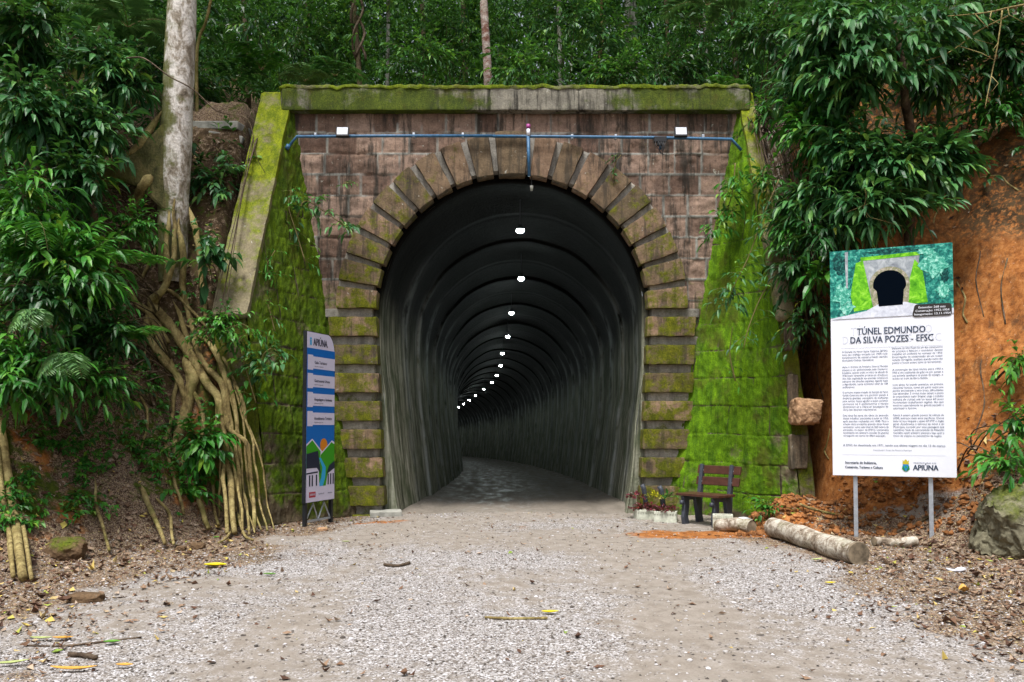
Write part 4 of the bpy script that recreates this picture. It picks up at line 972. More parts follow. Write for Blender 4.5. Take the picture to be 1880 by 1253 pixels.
near2(1465, 470, 11.3, (.35, .25, .35), 50, .15, .38, 'leaf_dark', 'dark shrub hanging beside the near end of the right wing wall', droop=.35)
near2(1500, 560, 11.3, (.25, .2, .3), 26, .13, .4, 'leaf_dark', 'sparse dark plant on the soil between wing wall and white board', droop=.35)
near2(1405, 330, 12.0, (.2, .2, .3), 26, .12, .42, 'leaf_bright', 'small-leaved light green shrub draped over the right wing wall top', droop=.35)
near2(1408, 205, 12.6, (.22, .2, .22), 24, .13, .4, 'leaf_bright', 'yellow-green shrub just below the right end of the parapet', droop=.35)
# bare branches at the upper right
for i, (pix, r, lab) in enumerate([([(1885, 8), (1850, 15), (1820, 22), (1790, 26), (1740, 30)], .014, 'pale bare branch crossing the top right corner'),
    ([(1850, 30), (1800, 55), (1760, 85), (1735, 100), (1700, 112)], .011, 'bare forked twig below the branch in the top right corner'),
    ([(1840, 20), (1832, 80), (1820, 140), (1808, 200)], .010, 'bare hanging twig near the right edge'),
    ([(1585, 340), (1590, 360), (1586, 385), (1592, 400)], .008, 'short pale crooked twig hanging above the white board')]):
    p = [P(a, b, 10.6-.05*k) for k, (a, b) in enumerate(pix)]; b0 = p[0].copy(); mb = MB()
    mb.tube([Vector(q) for q in smooth_path([np.array(q-b0) for q in p], 5)], [r*(1-.03*k) for k in range(5*(len(p)-1)+1)], 6, wob=.2, seed=i)
    for q in p[1:-1]:
        mb.tube([q-b0, q-b0+Vector((rng.normal(0, .15), -.05, -.12)), q-b0+Vector((rng.normal(0, .25), -.1, -.25))], [r*.6, r*.4, r*.2], 5)
    o = mb.build('bare_branch', M['bark_root'], None, smooth=True); o.location = b0; tag(o, lab, 'branch', 'bare branches on the right')
p = [P(232, 107, 10.9), P(265, 108, 10.9), (P(310, 140, 10.8)), P(355, 165, 10.8), P(400, 205, 10.9), P(455, 220, 11.0), P(470, 285, 11.1), P(487, 318, 11.2)]
b0 = p[0].copy(); mb = MB(); mb.tube([Vector(q) for q in smooth_path([np.array(q-b0) for q in p], 5)], [.013-.00025*k for k in range(36)], 5)
mb.tube([p[5]-b0, p[5]-b0+Vector((.05, 0, .12))], .006, 5); mb.tube([p[4]-b0, p[4]-b0+Vector((.12, 0, .05))], .006, 5)
o = mb.build('bare_branch', M['bark_brown'], None, smooth=True); o.location = b0; tag(o, 'thin dark bare branch crossing in front of the big pale trunk', 'branch')
# roots in the orange bank
for i, (pix, r, lab) in enumerate([([(1757, 520), (1772, 545), (1768, 575), (1776, 600)], .014, 'pale root loop in the orange soil just right of the white board'),
    ([(1525, 795), (1518, 815), (1514, 838), (1522, 852)], .014, 'pale root loop in the orange soil just left of the white board'),
    ([(1800, 330), (1835, 326), (1850, 340), (1870, 350)], .012, 'thin root lying across the upper orange bank'),
    ([(1712, 430), (1716, 400), (1730, 385), (1750, 360)], .010, 'thin root descending behind the top of the white board')]):
    p = [hit(a, b, 6, 15, .03) for a, b in pix]; b0 = p[0].copy(); mb = MB(); mb.tube([Vector(q) for q in smooth_path([np.array(q-b0) for q in p], 4)], [r]*(4*(len(p)-1)+1), 6, wob=.2, seed=i)
    o = mb.build('bank_root', M['bark_root'], None, smooth=True); o.location = b0; tag(o, lab, 'root', 'roots in the orange bank')

for i, (pix, r, lab) in enumerate([([(1790, 420), (1800, 470), (1792, 520), (1806, 580)], .009, 'thin dark root running down the orange bank right of the white board, upper part'),
    ([(1850, 480), (1838, 540), (1846, 600)], .010, 'short dark root in the orange bank near the right edge'),
    ([(1500, 560), (1508, 620), (1500, 690), (1512, 740)], .010, 'long thin root hanging on the soil between wing wall and white board'),
    ([(1815, 620), (1800, 680), (1808, 740), (1790, 800)], .009, 'thin root on the lower orange bank right of the white board'),
    ([(1485, 520), (1478, 570), (1490, 620)], .009, 'short thin root beside the top of the right wing wall end')]):
    p = [hit(a, b, 6, 15, .03) for a, b in pix]; b0 = p[0].copy(); mb = MB(); mb.tube([Vector(q) for q in smooth_path([np.array(q-b0) for q in p], 4)], [r]*(4*(len(p)-1)+1), 6, wob=.25, seed=i)
    o = mb.build('bank_root', M['bark_brown'], None, smooth=True); o.location = b0; tag(o, lab, 'root', 'roots in the orange bank')
# ------------------------------------------------------------------ rocks, logs
def on(px, py): h = hit(px, py, 4, 16); return h
q = on(1865, 1030); rock('boulder', (q.x+.32, q.y+.40, q.z+.27), (.95, .8, .95), M['rock'], 5, 'large grey-green boulder at the right edge of the clearing', 'rock', mossv=.28, n=70, amp=.2)
q = on(110, 1030); rock('mossy_rock', (q.x, q.y+.12, q.z+.06), (.38, .3, .30), M['brownrock'], 8, 'brown rock with moss beside the far left roots', 'rock', mossv=.25)
q = P(1476, 755, 11.45); rock('sandstone_block', q, (.36, .35, .36), M['sandstone'], 12, 'tan sandstone block jutting out beside the right wing wall', 'rock', mossv=-.3, e=11, amp=.12)
q = P(1452, 700, 11.55)
for i, (px, py, s_, lab) in enumerate([(1448, 620, (.2, .2, .42), 'pale upright stone at the top of the right wing wall end'), (1452, 720, (.16, .2, .5), 'pale narrow stone left of the tan sandstone block'), (1462, 830, (.26, .25, .5), 'grey squared stone below the tan sandstone block')]):
    rock('end_stone', P(px, py, 11.68), s_, M['pier'], 40+i, lab, 'stone', mossv=-.1, e=14, amp=.05)
q = on(155, 1105); rock('stone', (q.x, q.y, q.z+.02), (.30, .14, .10), M['brownrock'], 21, 'long flat brown stone lying on the leaf litter, lower left', 'stone', mossv=-.3, amp=.08)
for i, (px, py, s_, lab) in enumerate([(362, 1008, (.16, .12, .1), 'rounded orange-brown stone near the foot of the roots'), (332, 1012, (.12, .1, .07), 'small dark brown stone left of the rounded one'), (592, 975, (.15, .1, .05), 'flat pale stone by the foot of the tall blue sign')]):
    q = on(px, py); rock('stone', (q.x, q.y, q.z+.02), s_, M['sandstone' if i == 2 else 'brownrock'], 50+i, lab, 'stone', mossv=-.3, amp=.12)
sb = MB(); sb.box((0, 0, 0), (.85, .5, .13)); o = sb.build('concrete_slab', M['conc'], None, bevel=.015); o.location = P(405, 238, 13.0); o.rotation_euler = (rad(4), rad(3), rad(-8)); tag(o, 'pale concrete slab lying on the slope between big trunk and parapet', 'slab')
sb = MB(); sb.box((0, 0, 0), (.55, .3, .12)); o = sb.build('concrete_slab', M['conc'], None, bevel=.015); o.location = P(418, 257, 12.9); o.rotation_euler = (rad(2), rad(8), rad(5)); tag(o, 'broken lower concrete slab under the pale one, left of the wing wall', 'slab')
sb = MB(); sb.box((0, 0, .03), (.5, .42, .09)); o = sb.build('foot_slab', M['conc'], None, bevel=.01); o.location = (-2.02, 12.8, 0.0); o.rotation_euler = (0, 0, rad(10)); tag(o, 'thin concrete slab at the left foot of the arch', 'slab')
def log(name, a, b, r0, r1, label, mat='log', ends=True, seed=1, n=18):
    a = Vector(a); b = Vector(b); root = empty(name, (a+b)/2, label, 'log'); c = (a+b)/2
    pts = [(a+(b-a)*t)-c+Vector((0, 0, .015*math.sin(t*5+seed))) for t in np.linspace(0, 1, 24)]
    mb = MB(); mb.tube(pts, [(r0+(r1-r0)*t)*(1+.05*math.sin(t*17+seed)) for t in np.linspace(0, 1, 24)], n, cap=False)
    V = noisy(np.array(mb.v), .014, 5, seed); nmesh('bark', V, np.array(mb.f), M[mat], root, dict(moss=np.zeros(len(V))), True)
    for p, r, sg in ((pts[0], r0, -1), (pts[-1], r1, 1)):
        d = (b-a).normalized()*sg; e = MB(); e.tube([p-d*.03, p+d*.004], [r*1.0, r*.97], n); e.build('cut_end', M['cutwood'], root)
    return root
def ground_at(px, py, lift): h = on(px, py); return Vector((h.x, h.y, h.z+lift))
log('fallen_log', ground_at(1424, 990, .12)+Vector((0, .1, 0)), ground_at(1585, 1042, .12)+Vector((0, .1, 0)), .115, .125, 'big pale mottled log lying in front of the white board')
log('fallen_log', ground_at(1320, 975, .07)+Vector((0, .05, 0)), ground_at(1385, 982, .07)+Vector((0, .12, .02)), .095, .09, 'short pale log sunk in orange soil by the bench', seed=5)
log('fallen_log', ground_at(1605, 1003, .04), ground_at(1680, 1003, .05), .05, .06, 'weathered pale piece of wood right of the big log', seed=8)
# sticks and single bright leaves
for i, (pix, r, mat, lab) in enumerate([([(890, 1137), (940, 1139), (1005, 1138)], .010, 'bark_root', 'straight thin stick lying in the middle of the gravel'),
    ([(705, 1040), (730, 1042), (752, 1037)], .016, 'bark_brown', 'short dark stick on the gravel left of centre'),
    ([(125, 1208), (150, 1210), (176, 1213)], .016, 'bark_brown', 'short dark brown stick near the lower left corner'),
    ([(50, 1188), (110, 1190), (180, 1184), (260, 1174)], .007, 'bark_brown', 'long thin dark twig on the ground at lower left'),
    ([(1430, 908), (1470, 930), (1510, 944), (1545, 950)], .018, 'bark_root', 'pale branch lying on the orange soil behind the big log'),
    ([(1440, 960), (1470, 975), (1490, 985)], .016, 'bark_brown', 'dark broken branch behind the left end of the big log'),
    ([(1640, 985), (1680, 970), (1715, 950)], .02, 'bark_brown', 'dark crooked branch between the posts of the white board')]):
    p = [on(a, b)+Vector((0, 0, r)) for a, b in pix]; b0 = p[0].copy(); mb = MB(); pp = smooth_path([np.array(q-b0) for q in p], 4) if len(p) > 2 else [np.array(q-b0) for q in p]
    mb.tube([Vector(q) for q in pp], [r]*len(pp), 6, wob=.25, seed=i); o = mb.build('stick', M[mat], None, smooth=True); o.location = b0; tag(o, lab, 'stick', 'sticks on the ground')
def oneleaf(px, py, L, W, c, rz, lab, name='fallen_leaf', cat='leaf', curl=.25):
    q = on(px, py); V = []; F_ = []
    n = 7
    for i in range(n):
        t = i/(n-1); wd = W*math.sin(math.pi*min(.98, t*.93+.05))**.7/2; z = .012+curl*L*(t-.5)**2*1.2
        V += [(L*(t-.5), -wd, z+wd*.5), (L*(t-.5), 0, z), (L*(t-.5), wd, z+wd*.5)]
    for i in range(n-1):
        for k in range(2): a = i*3+k; F_.append((a, a+3, a+4, a+1))
    m = M.get('lf%s' % (c,)) or plain('fallen_leaf_colour', c, .5, .3, var=.2); M['lf%s' % (c,)] = m
    o = nmesh(name, V, F_, m, None, smooth=True); o.location = q+Vector((0, 0, .004)); o.rotation_euler = (0, 0, rz); tag(o, lab, cat, 'bright leaves on the ground')
Yw, Gr, Or, Lg = (.75, .62, .02), (.10, .26, .03), (.55, .30, .06), (.36, .42, .16)
for a in [(395, 1043, .22, .11, Yw, .1, 'large bright yellow leaf below the left bank'), (1010, 1129, .13, .05, Yw, .1, 'yellow leaf touching the straight stick in the gravel'),
          (495, 1059, .12, .05, Gr, 0, 'green leaf on the gravel right of the large yellow leaf'), (20, 1225, .18, .045, Lg, .4, 'long green-yellow leaf in the lower left corner'),
          (135, 1237, .26, .05, Or, .05, 'long orange-brown leaf at the bottom edge, left'), (205, 1186, .10, .05, Gr, .2, 'small green leaf on the thin twig, lower left'),
          (115, 1178, .13, .045, Or, .1, 'small orange leaf above the thin twig, lower left'), (75, 1178, .14, .04, Lg, 0, 'pale green leaf just left of the small orange leaf'),
          (228, 1228, .10, .045, Or, 0, 'orange leaf at the bottom edge right of the long one'), (1500, 1032, .17, .05, Lg, .5, 'green-yellow leaf in front of the big log'),
          (1525, 1075, .10, .04, Yw, .1, 'small yellow leaf on the gravel below the big log'), (1770, 1092, .15, .08, Or, 1.2, 'curled brown-orange leaf standing at lower right', 'fallen_leaf', 'leaf', 1.2),
          (635, 998, .10, .04, Lg, 0, 'pale leaf on the ground right of the blue sign'), (400, 990, .12, .06, Gr, .9, 'green leaf upright below the roots')]:
    oneleaf(*a)
q = on(1755, 1050); c_, f_ = block_pts(6, 5, (6, 6, 6)); V = noisy(c_*[.09, .05, .012], .03, 9, 3); o = nmesh('paper_scrap', V, f_, M['whitepanel'], None, smooth=True); o.location = q+Vector((0, 0, .02)); tag(o, 'crumpled white paper scrap among the leaves at right', 'litter')

# ------------------------------------------------------------------ loose stones and dead leaves
def scatter(n, cond, xr=(-7, 7), yr=(3.4, 14.5), power=1.0):
    x = rng.uniform(*xr, n*4); y = yr[0]+(yr[1]-yr[0])*rng.random(n*4)**power; z = H(x, y); h = HN(x, y)
    ok = cond(x, y, h); return [q[ok][:n] for q in (x, y, z)]
def inside(x, y): return (np.abs(x) < np.where(y > 11.4, 3.5-(y-11.5)*.7, 99)) | ((y > 11.4) & (np.abs(x) > np.where(x > 0, 4.8, 4.4)))
g_ = (1+5**.5)/2
icoV = nrmz(np.array([[-1, g_, 0], [1, g_, 0], [-1, -g_, 0], [1, -g_, 0], [0, -1, g_], [0, 1, g_], [0, -1, -g_], [0, 1, -g_], [g_, 0, -1], [g_, 0, 1], [-g_, 0, -1], [-g_, 0, 1]]))
icoF = np.array([[0, 11, 5], [0, 5, 1], [0, 1, 7], [0, 7, 10], [0, 10, 11], [1, 5, 9], [5, 11, 4], [11, 10, 2], [10, 7, 6], [7, 1, 8], [3, 9, 4], [3, 4, 2], [3, 2, 6], [3, 6, 8], [3, 8, 9], [4, 9, 5], [2, 4, 11], [6, 2, 10], [8, 6, 7], [9, 8, 1]])
octV = np.array([[1, 0, 0], [0, 1, 0], [-1, 0, 0], [0, -1, 0], [0, 0, 1], [0, 0, -1]], float); octF = np.array([[0, 1, 4], [1, 2, 4], [2, 3, 4], [3, 0, 4], [1, 0, 5], [2, 1, 5], [3, 2, 5], [0, 3, 5]])
def stones(name, n, smin, smax, cond, power, bv=None, bF=None):
    bv = octV if bv is None else bv; bF = octF if bF is None else bF; nv = len(bv)
    x, y, z = scatter(n, cond, power=power); n = len(x); s_ = smin+(smax-smin)*rng.random(n)**3
    sc3 = np.stack([s_*(.8+.6*rng.random(n)), s_*(.7+.5*rng.random(n)), s_*(.35+.3*rng.random(n))], 1)
    V = bv[None]*sc3[:, None, :]*(1+rng.normal(0, .16, (n, nv, 1))); a = rng.random(n)*6.283; ca, sa = np.cos(a)[:, None], np.sin(a)[:, None]
    V = np.stack([V[..., 0]*ca-V[..., 1]*sa, V[..., 0]*sa+V[..., 1]*ca, V[..., 2]], -1)+np.stack([x, y, z+sc3[:, 2]*.4], 1)[:, None]
    Fa = np.arange(n)[:, None, None]*nv+bF[None]; o = nmesh(name, V.reshape(-1, 3), Fa.reshape(-1, 3), M['gravel_stone'], None, dict(rnd=np.repeat(rng.random(n), nv))); tag(o, kind='stuff')
stones('gravel', 110000, .003, .013, lambda x, y, h: (h < .15) & inside(x, y) & (rng.random(len(x)) < np.clip(.35+1.6*(fbm(x*.7, y*.7, 0, 21, 4)-.4)-.45*TR_(x, y), .12, 1)*(1-.85*PT_(x, y))), 1.5)
stones('pebbles', 1600, .008, .020, lambda x, y, h: (h < .8) & inside(x, y), 1.3, icoV, icoF)
def dead(name, n, L0, L1, cond, power, lift=.0):
    x, y, z = scatter(n, cond, xr=(-8, 8), power=power); n = len(x); L = (L0+(L1-L0)*rng.random(n)**1.6)[:, None]; W = L*(.3+.35*rng.random((n, 1)))/2
    a = rng.random(n)*6.283; d = np.stack([np.cos(a), np.sin(a), rng.normal(0, .22, n)], 1); d = nrmz(d)
    e = .05; gxn = (H(x+e, y)-z)/e; gyn = (H(x, y+e)-z)/e; N_ = nrmz(np.stack([-gxn, -gyn, np.ones(n)], 1)+rng.normal(0, .25, (n, 3)))
    d = nrmz(d-N_*(d*N_).sum(1, keepdims=True)*.85); sd = np.cross(N_, d); c = np.stack([x, y, z+.006+lift*rng.random(n)], 1)
    cu = rng.normal(.12, .18, (n, 1))*L; cw = rng.uniform(.0, 1.0, (n, 1))*W
    V = np.stack([c-d*L/2+N_*cu, c-sd*W+N_*cw, c+d*.06*L, c+sd*W+N_*cw, c+d*L/2+N_*cu*1.3], 1)
    Fa = np.array([[0, 1, 2], [0, 2, 3], [1, 4, 2], [2, 4, 3]]); Fa = (np.arange(n)[:, None, None]*5+Fa[None]).reshape(-1, 3)
    o = nmesh(name, V.reshape(-1, 3), Fa, M['litter'], None, dict(rnd=np.repeat(rng.random(n), 5))); tag(o, kind='stuff')
edge = lambda x, y: np.where(x < 0, -x-np.interp(y, [0, 4.5, 7.7, 11.5], [2.9, 3.0, 3.4, 3.0]), x-np.interp(y, [0, 4.5, 8, 11.5], [2.8, 3.0, 3.6, 3.5]))
dead('leaf_litter', 26000, .02, .085, lambda x, y, h: inside(x, y) & (h < 6) & (rng.random(len(x)) < np.clip(ss(-1.0, 1.2, edge(x, y)+(fbm(x, y, 0, 40, 3)-.5)*2), .03, 1)*np.where((x > 0) & (h > 1.0), np.where(y < 10.2, .7, .06), 1)*np.where((x < 0) & (h > .3), .8, 1)), 1.1)
dead('fallen_leaves', 2600, .06, .14, lambda x, y, h: inside(x, y) & (h < 6) & (rng.random(len(x)) < ss(-.6, 1.6, edge(x, y))*np.where((x > 0) & (h > 1.0), np.where(y < 10.2, .8, .05), 1)), 1.0, .02)
def clods(n, cond, name):
    x, y, z = scatter(n, cond, xr=(1, 8), yr=(8, 13)); n = len(x); s_ = .008+.045*rng.random(n)**3.5
    V = icoV[None]*(s_[:, None, None]*(1+rng.normal(0, .28, (n, 12, 3))))*[1, 1, .85]; V = V+np.stack([x, y, z+s_*.3], 1)[:, None]
    Fa = np.arange(n)[:, None, None]*12+icoF[None]; o = nmesh(name, V.reshape(-1, 3), Fa.reshape(-1, 3), M['clod'], None); tag(o, kind='stuff')
CL2 = True
M['clod'] = plain('orange_soil', (.24, .105, .04), .95, .1, var=.75, scale=7)
clods(5500, lambda x, y, h: inside(x, y) & (((h > .12) & (h < .75) & (y > 9.2)) | ((np.abs(y-10.8) < .6) & (x > 2.9) & (h < .75))), 'soil_clods')

# ------------------------------------------------------------------ pipe, lamps and boxes on the portal
yp = 12.76
def pw(px, py, d=yp): return P(px, py, d)
mb = MB(); mb.tube([pw(528, 272, 12.72), pw(545, 251), pw(700, 250), pw(905, 250)], .024, 10)
root = empty('conduit', pw(700, 250), 'left blue conduit pipe running under the parapet with a bent end', 'pipe', 'blue conduit on the portal')
def rel(mb, c): mb.v = [tuple(Vector(v)-Vector(c)) for v in mb.v]; return mb
rel(mb, root.location).build('pipe', M['bluepipe'], root, smooth=True)
for px in (580, 760, 850):
    c = MB(); c.box(pw(px, 250, yp+.03)-root.location, (.04, .09, .07)); c.build('clip', M['steel'], root, bevel=.004)
c = MB(); c.tube([pw(526, 274, 12.7)-root.location, pw(530, 267, 12.72)-root.location], .035, 10); c.build('elbow', M['bluepipe'], root, smooth=True)
root = empty('conduit', pw(1150, 253), 'right blue conduit pipe running from the keystone to a bent end', 'pipe', 'blue conduit on the portal')
mb = MB(); mb.tube([pw(905, 250.5), pw(1000, 251), pw(1200, 253), pw(1343, 256), pw(1361, 276, 12.72)], .024, 10); rel(mb, root.location).build('pipe', M['bluepipe'], root, smooth=True)
for px in (1050, 1130, 1290):
    c = MB(); c.box(pw(px, 252.5, yp+.03)-root.location, (.04, .09, .07)); c.build('clip', M['steel'], root, bevel=.004)
root = empty('conduit', pw(970, 290), 'short vertical blue pipe down the right side of the keystone', 'pipe')
mb = MB(); mb.tube([pw(969.5, 246, 12.72), pw(971.5, 324, 12.72)], .026, 10); rel(mb, root.location).build('pipe', M['bluepipe'], root, smooth=True)
mb = MB(); mb.tube([pw(970, 250, 12.72), pw(970, 237, 12.72)], .03, 12); rel(mb, root.location).build('cap', M['whitepanel'], root, smooth=True)
mb = MB(); mb.tube([pw(970, 237, 12.72), pw(970, 229, 12.72)], .033, 12); rel(mb, root.location).build('beacon', plain('magenta', (.30, .05, .22), .4), root, smooth=True)
for px, lab in ((629, 'left white-faced floodlight mounted on the blue pipe'), (1250, 'right white-faced floodlight mounted on the blue pipe')):
    c = pw(px, 243, 12.66); root = empty('floodlight', c, lab, 'floodlight', 'floodlights on the portal')
    r3 = Matrix.Rotation(rad(-12), 3, 'X')
    mb = MB(); mb.box((0, 0, 0), (.205, .05, .165), r3); mb.build('housing', M['black'], root, bevel=.006)
    mb = MB(); mb.box(r3 @ Vector((0, -.0275, .004)), (.170, .006, .122), r3); mb.build('glass', M['whitepanel'], root)
    mb = MB(); mb.tube([(-.09, .03, -.02), (-.09, .09, -.06), (.09, .09, -.06), (.09, .03, -.02)], .008, 6); mb.build('bracket', M['black'], root)
c = pw(1212, 257, 12.66); root = empty('junction_box', c, 'black junction box with dangling cables on the right pipe', 'box')
mb = MB(); mb.box((0, 0, 0), (.20, .08, .09)); mb.box((0, 0, -.06), (.10, .07, .08)); mb.build('housing', M['black'], root, bevel=.008)
for k in range(5):
    mb = MB(); x0 = -.08+.04*k; mb.tube([Vector(p) for p in smooth_path([(x0, -.03, -.03), (x0+.03*math.sin(k), -.06, -.12), (x0*.4, -.04, -.17-.02*k), (x0*.6+.02, -.03, -.24)], 4)], .006, 5); mb.build('cable', M['black'], root, smooth=True)
mb = MB(); mb.tube([Vector((0, 0, 0)), Vector((0, 0, -.16))], .022, 10); mb.build('pipe_stub', M['bluepipe'], root, smooth=True)
# little camera hanging in the crown
c = P(976, 345, 12.95); root = empty('hanging_sensor', c, 'small pale sensor hanging from the crown of the arch', 'sensor')
mb = MB(); mb.tube([Vector((0, 0, .26)), Vector((0, 0, 0))], .008, 6); mb.build('rod', M['black'], root)
mb = MB(); mb.tube([Vector((0, 0, .03)), Vector((0, 0, -.05))], [.03, .02], 10); mb.build('dome', M['conc'], root, smooth=True)

# ------------------------------------------------------------------ tunnel lamps
def emis(name, c, s_):
    m = bpy.data.materials.new(name); m.use_nodes = True; t = m.node_tree; t.nodes.clear(); e = t.nodes.new('ShaderNodeEmission'); e.inputs[0].default_value = (*c, 1); e.inputs[1].default_value = s_
    o_ = t.nodes.new('ShaderNodeOutputMaterial'); t.links.new(e.outputs[0], o_.inputs[0]); return m
M['lamp'] = emis('lamp_light', (.86, 1.0, .98), 130)
ordn = ['first', 'second', 'third', 'fourth', 'fifth', 'sixth', 'seventh', 'eighth', 'ninth', 'tenth', 'eleventh', 'twelfth', 'thirteenth', 'unseen fourteenth', 'unseen fifteenth', 'unseen sixteenth', 'unseen seventeenth']
lampd = [14.06, 18.1, 22.8, 27.6, 32.7, 37.5, 42.7, 47.5, 52.9, 59.7, 65.4, 71.2, 77.0, 83, 89, 95, 101]  # last four are unseen round the bend, added to light the far wall
lamppx = [(955, 425), (957, 513), (939, 576), (932, 619), (922, 650), (919, 672), (912, 690), (903, 703), (888, 715), (873, 727), (861, 735), (851, 742), (842, 748)]+[None]*4
for i, (d, ab) in enumerate(zip(lampd, lamppx)):
    c = P(ab[0], ab[1], d) if ab else Vector((float(cx(d)), d, SP+RL+float(cz0(d))-.7)); crown = SP+RL+float(cz0(d)); root = empty('tunnel_lamp', c, '%s glowing white lamp from the portal in the row along the tunnel crown' % ordn[i], 'lamp', 'lamps along the tunnel crown')
    mb = MB(); mb.tube([Vector((0, 0, .10)), Vector((0, 0, .03))], [.05, .075], 14); mb.build('housing', M['black'], root, smooth=True)
    mb = MB(); mb.tube([Vector((0, 0, .03)), Vector((0, 0, 0)), Vector((0, 0, -.02)), Vector((0, 0, -.03))], [.065, .07, .05, .02], 14); mb.build('diffuser', M['lamp'], root, smooth=True)
    mb = MB(); mb.tube([Vector((0, 0, crown-c.z+.05)), Vector((0, 0, .09))], .006, 6); mb.build('rod', M['black'], root)

# ------------------------------------------------------------------ writing
def line_mesh(s, size, bold=0.0):
    cu = bpy.data.curves.new('txt', 'FONT'); cu.body = s; cu.size = size; cu.offset = bold; cu.resolution_u = 2
    ob = bpy.data.objects.new('txt', cu); me = bpy.data.meshes.new_from_object(ob); V = np.array([v.co[:] for v in me.vertices]) if len(me.vertices) else np.zeros((0, 3)); Fs = [tuple(p.vertices) for p in me.polygons]
    bpy.data.objects.remove(ob); bpy.data.curves.remove(cu); bpy.data.meshes.remove(me)
    return V, Fs
def text(name, lines, mat, parent, y=-.004):
    """lines: (string, x0, x1, z baseline, cap height, bold) ; x1 None keeps natural width; the line is stretched to x0..x1"""
    V_, F_ = [], []
    full = []
    for s, x0, x1, z, h, bold in lines:
        n_ = 1+int(bold > .03*h)+int(bold > .08*h)
        for q in range(n_): full.append((s, x0+q*.045*h, None if x1 is None else x1+q*.045*h, z, h, 0.0, q))
    for s, x0, x1, z, h, bold, q_ in full:
        V, Fs = line_mesh(s, h/.70, bold)
        if not len(V): continue
        lo, hi = V[:, 0].min(), V[:, 0].max(); k = 1 if x1 is None else (x1-x0)/(hi-lo)
        o = len(V_); V_ += [(x0+(v[0]-lo)*k, y-q_*.0006, z+v[1]) for v in V]; F_ += [tuple(i+o for i in f) for f in Fs]
    me = bpy.data.meshes.new(name); me.from_pydata(V_, [], F_); me.update(); return link(name, me, mat, parent)
def flat(name, polys, mat, parent, y):
    V_, F_ = [], []
    for p in polys:
        o = len(V_); V_ += [(a, y, b) for a, b in p]; F_.append(tuple(range(o, o+len(p))))
    me = bpy.data.meshes.new(name); me.from_pydata(V_, [], F_); me.update(); return link(name, me, mat, parent)
def circ(cx_, cz_, rx, rz_, n=24, a0=0, a1=2*math.pi): return [(cx_+rx*math.cos(a0+(a1-a0)*i/n), cz_+rz_*math.sin(a0+(a1-a0)*i/n)) for i in range(n if abs(a1-a0) > 6.2 else n+1)]
INK = plain('ink', (.03, .05, .09), .5, .3, var=0); INKG = plain('ink_grey', (.13, .17, .25), .5, .3, var=0); GHOST = plain('ink_ghost', (.62, .66, .76), .5, .3, var=0)
WHT = M['whitepanel']
# ---- tall white information board
L0 = P(1529, 873, 10.15); R0 = P(1757, 879, 9.62); Wb = math.hypot(R0.x-L0.x, R0.y-L0.y); zb = L0.z; Hb = P(1527, 463, 10.15).z-zb
ang = math.atan2(R0.y-L0.y, R0.x-L0.x)
root = empty('information_board', (L0.x, L0.y, 0), 'tall white information board on two steel posts with a tunnel photo', 'information board', rz=ang)
mb = MB(); mb.box((Wb/2, .02, zb+Hb/2), (Wb, .04, Hb)); panel = mb.build('panel', WHT, root, bevel=.004)
for s_ in (.19, .80):
    mb = MB(); xx = Wb*s_; mb.box((xx, .066, (zb+Hb-.3-.15)/2), (.05, .05, zb+Hb-.3+.15)); mb.build('post', M['steel'], root, bevel=.004)
mb = MB()
for z_ in (.15, Hb*.5, Hb-.15): mb.box((Wb/2, .104, zb+z_), (Wb*.9, .025, .04))
mb.build('rail', M['steel'], root)
def X(f): return Wb*f
def Zt(f): return zb+Hb*(1-f)
# photograph printed on the board
ph = empty('printed_photo'); ph.parent = root
def pm(name, cols, sc_=18, rot=0):
    m = NB(name, .5, .1); n = m.noise(sc_, 5, vec=m.vec((1, 1, 1)), rough=.7, dist=.6); m.color(m.ramp(n, [(.3, cols[0]), (.48, cols[1]), (.58, cols[2]), (.75, cols[3])])); return m.m
pf = pm('print_forest', [(.005, .03, .04), (.015, .16, .14), (.05, .36, .28), (.45, .75, .70)]); pw_ = pm('print_wall', [(.16, .18, .22), (.30, .34, .38), (.42, .46, .50), (.6, .65, .7)], 9)
pg_ = pm('print_moss', [(.04, .22, .01), (.12, .42, .02), (.22, .60, .03), (.45, .75, .15)], 12); pr_ = pm('print_road', [(.45, .48, .58), (.58, .62, .72), (.66, .70, .80), (.78, .8, .88)], 14)
fz = .300
flat('print_forest', [[(X(0), Zt(fz)), (X(1), Zt(fz-.015)), (X(1), Zt(0)), (X(0), Zt(0))]], pf, ph, -.003)
flat('print_wall', [[(X(.27), Zt(.25)), (X(.25), Zt(.052)), (X(.74), Zt(.045)), (X(.70), Zt(.25))]], pw_, ph, -.0045)
flat('print_wall_top', [[(X(.26), Zt(.052)), (X(.26), Zt(.036)), (X(.74), Zt(.028)), (X(.74), Zt(.044))]], pg_, ph, -.006)
flat('print_moss_left', [[(X(.20), Zt(.275)), (X(.17), Zt(.2)), (X(.22), Zt(.06)), (X(.28), Zt(.05)), (X(.36), Zt(.265))]], pg_, ph, -.006)
flat('print_moss_right', [[(X(.64), Zt(.255)), (X(.66), Zt(.14)), (X(.70), Zt(.06)), (X(.76), Zt(.10)), (X(.80), Zt(.25))]], pg_, ph, -.006)
flat('print_road', [[(X(.03), Zt(fz)), (X(.30), Zt(.275)), (X(.42), Zt(.243)), (X(.62), Zt(.243)), (X(.75), Zt(.262)), (X(1), Zt(.28)), (X(1), Zt(fz+.003)), (X(0), Zt(fz+.006))]], pr_, ph, -.0075)
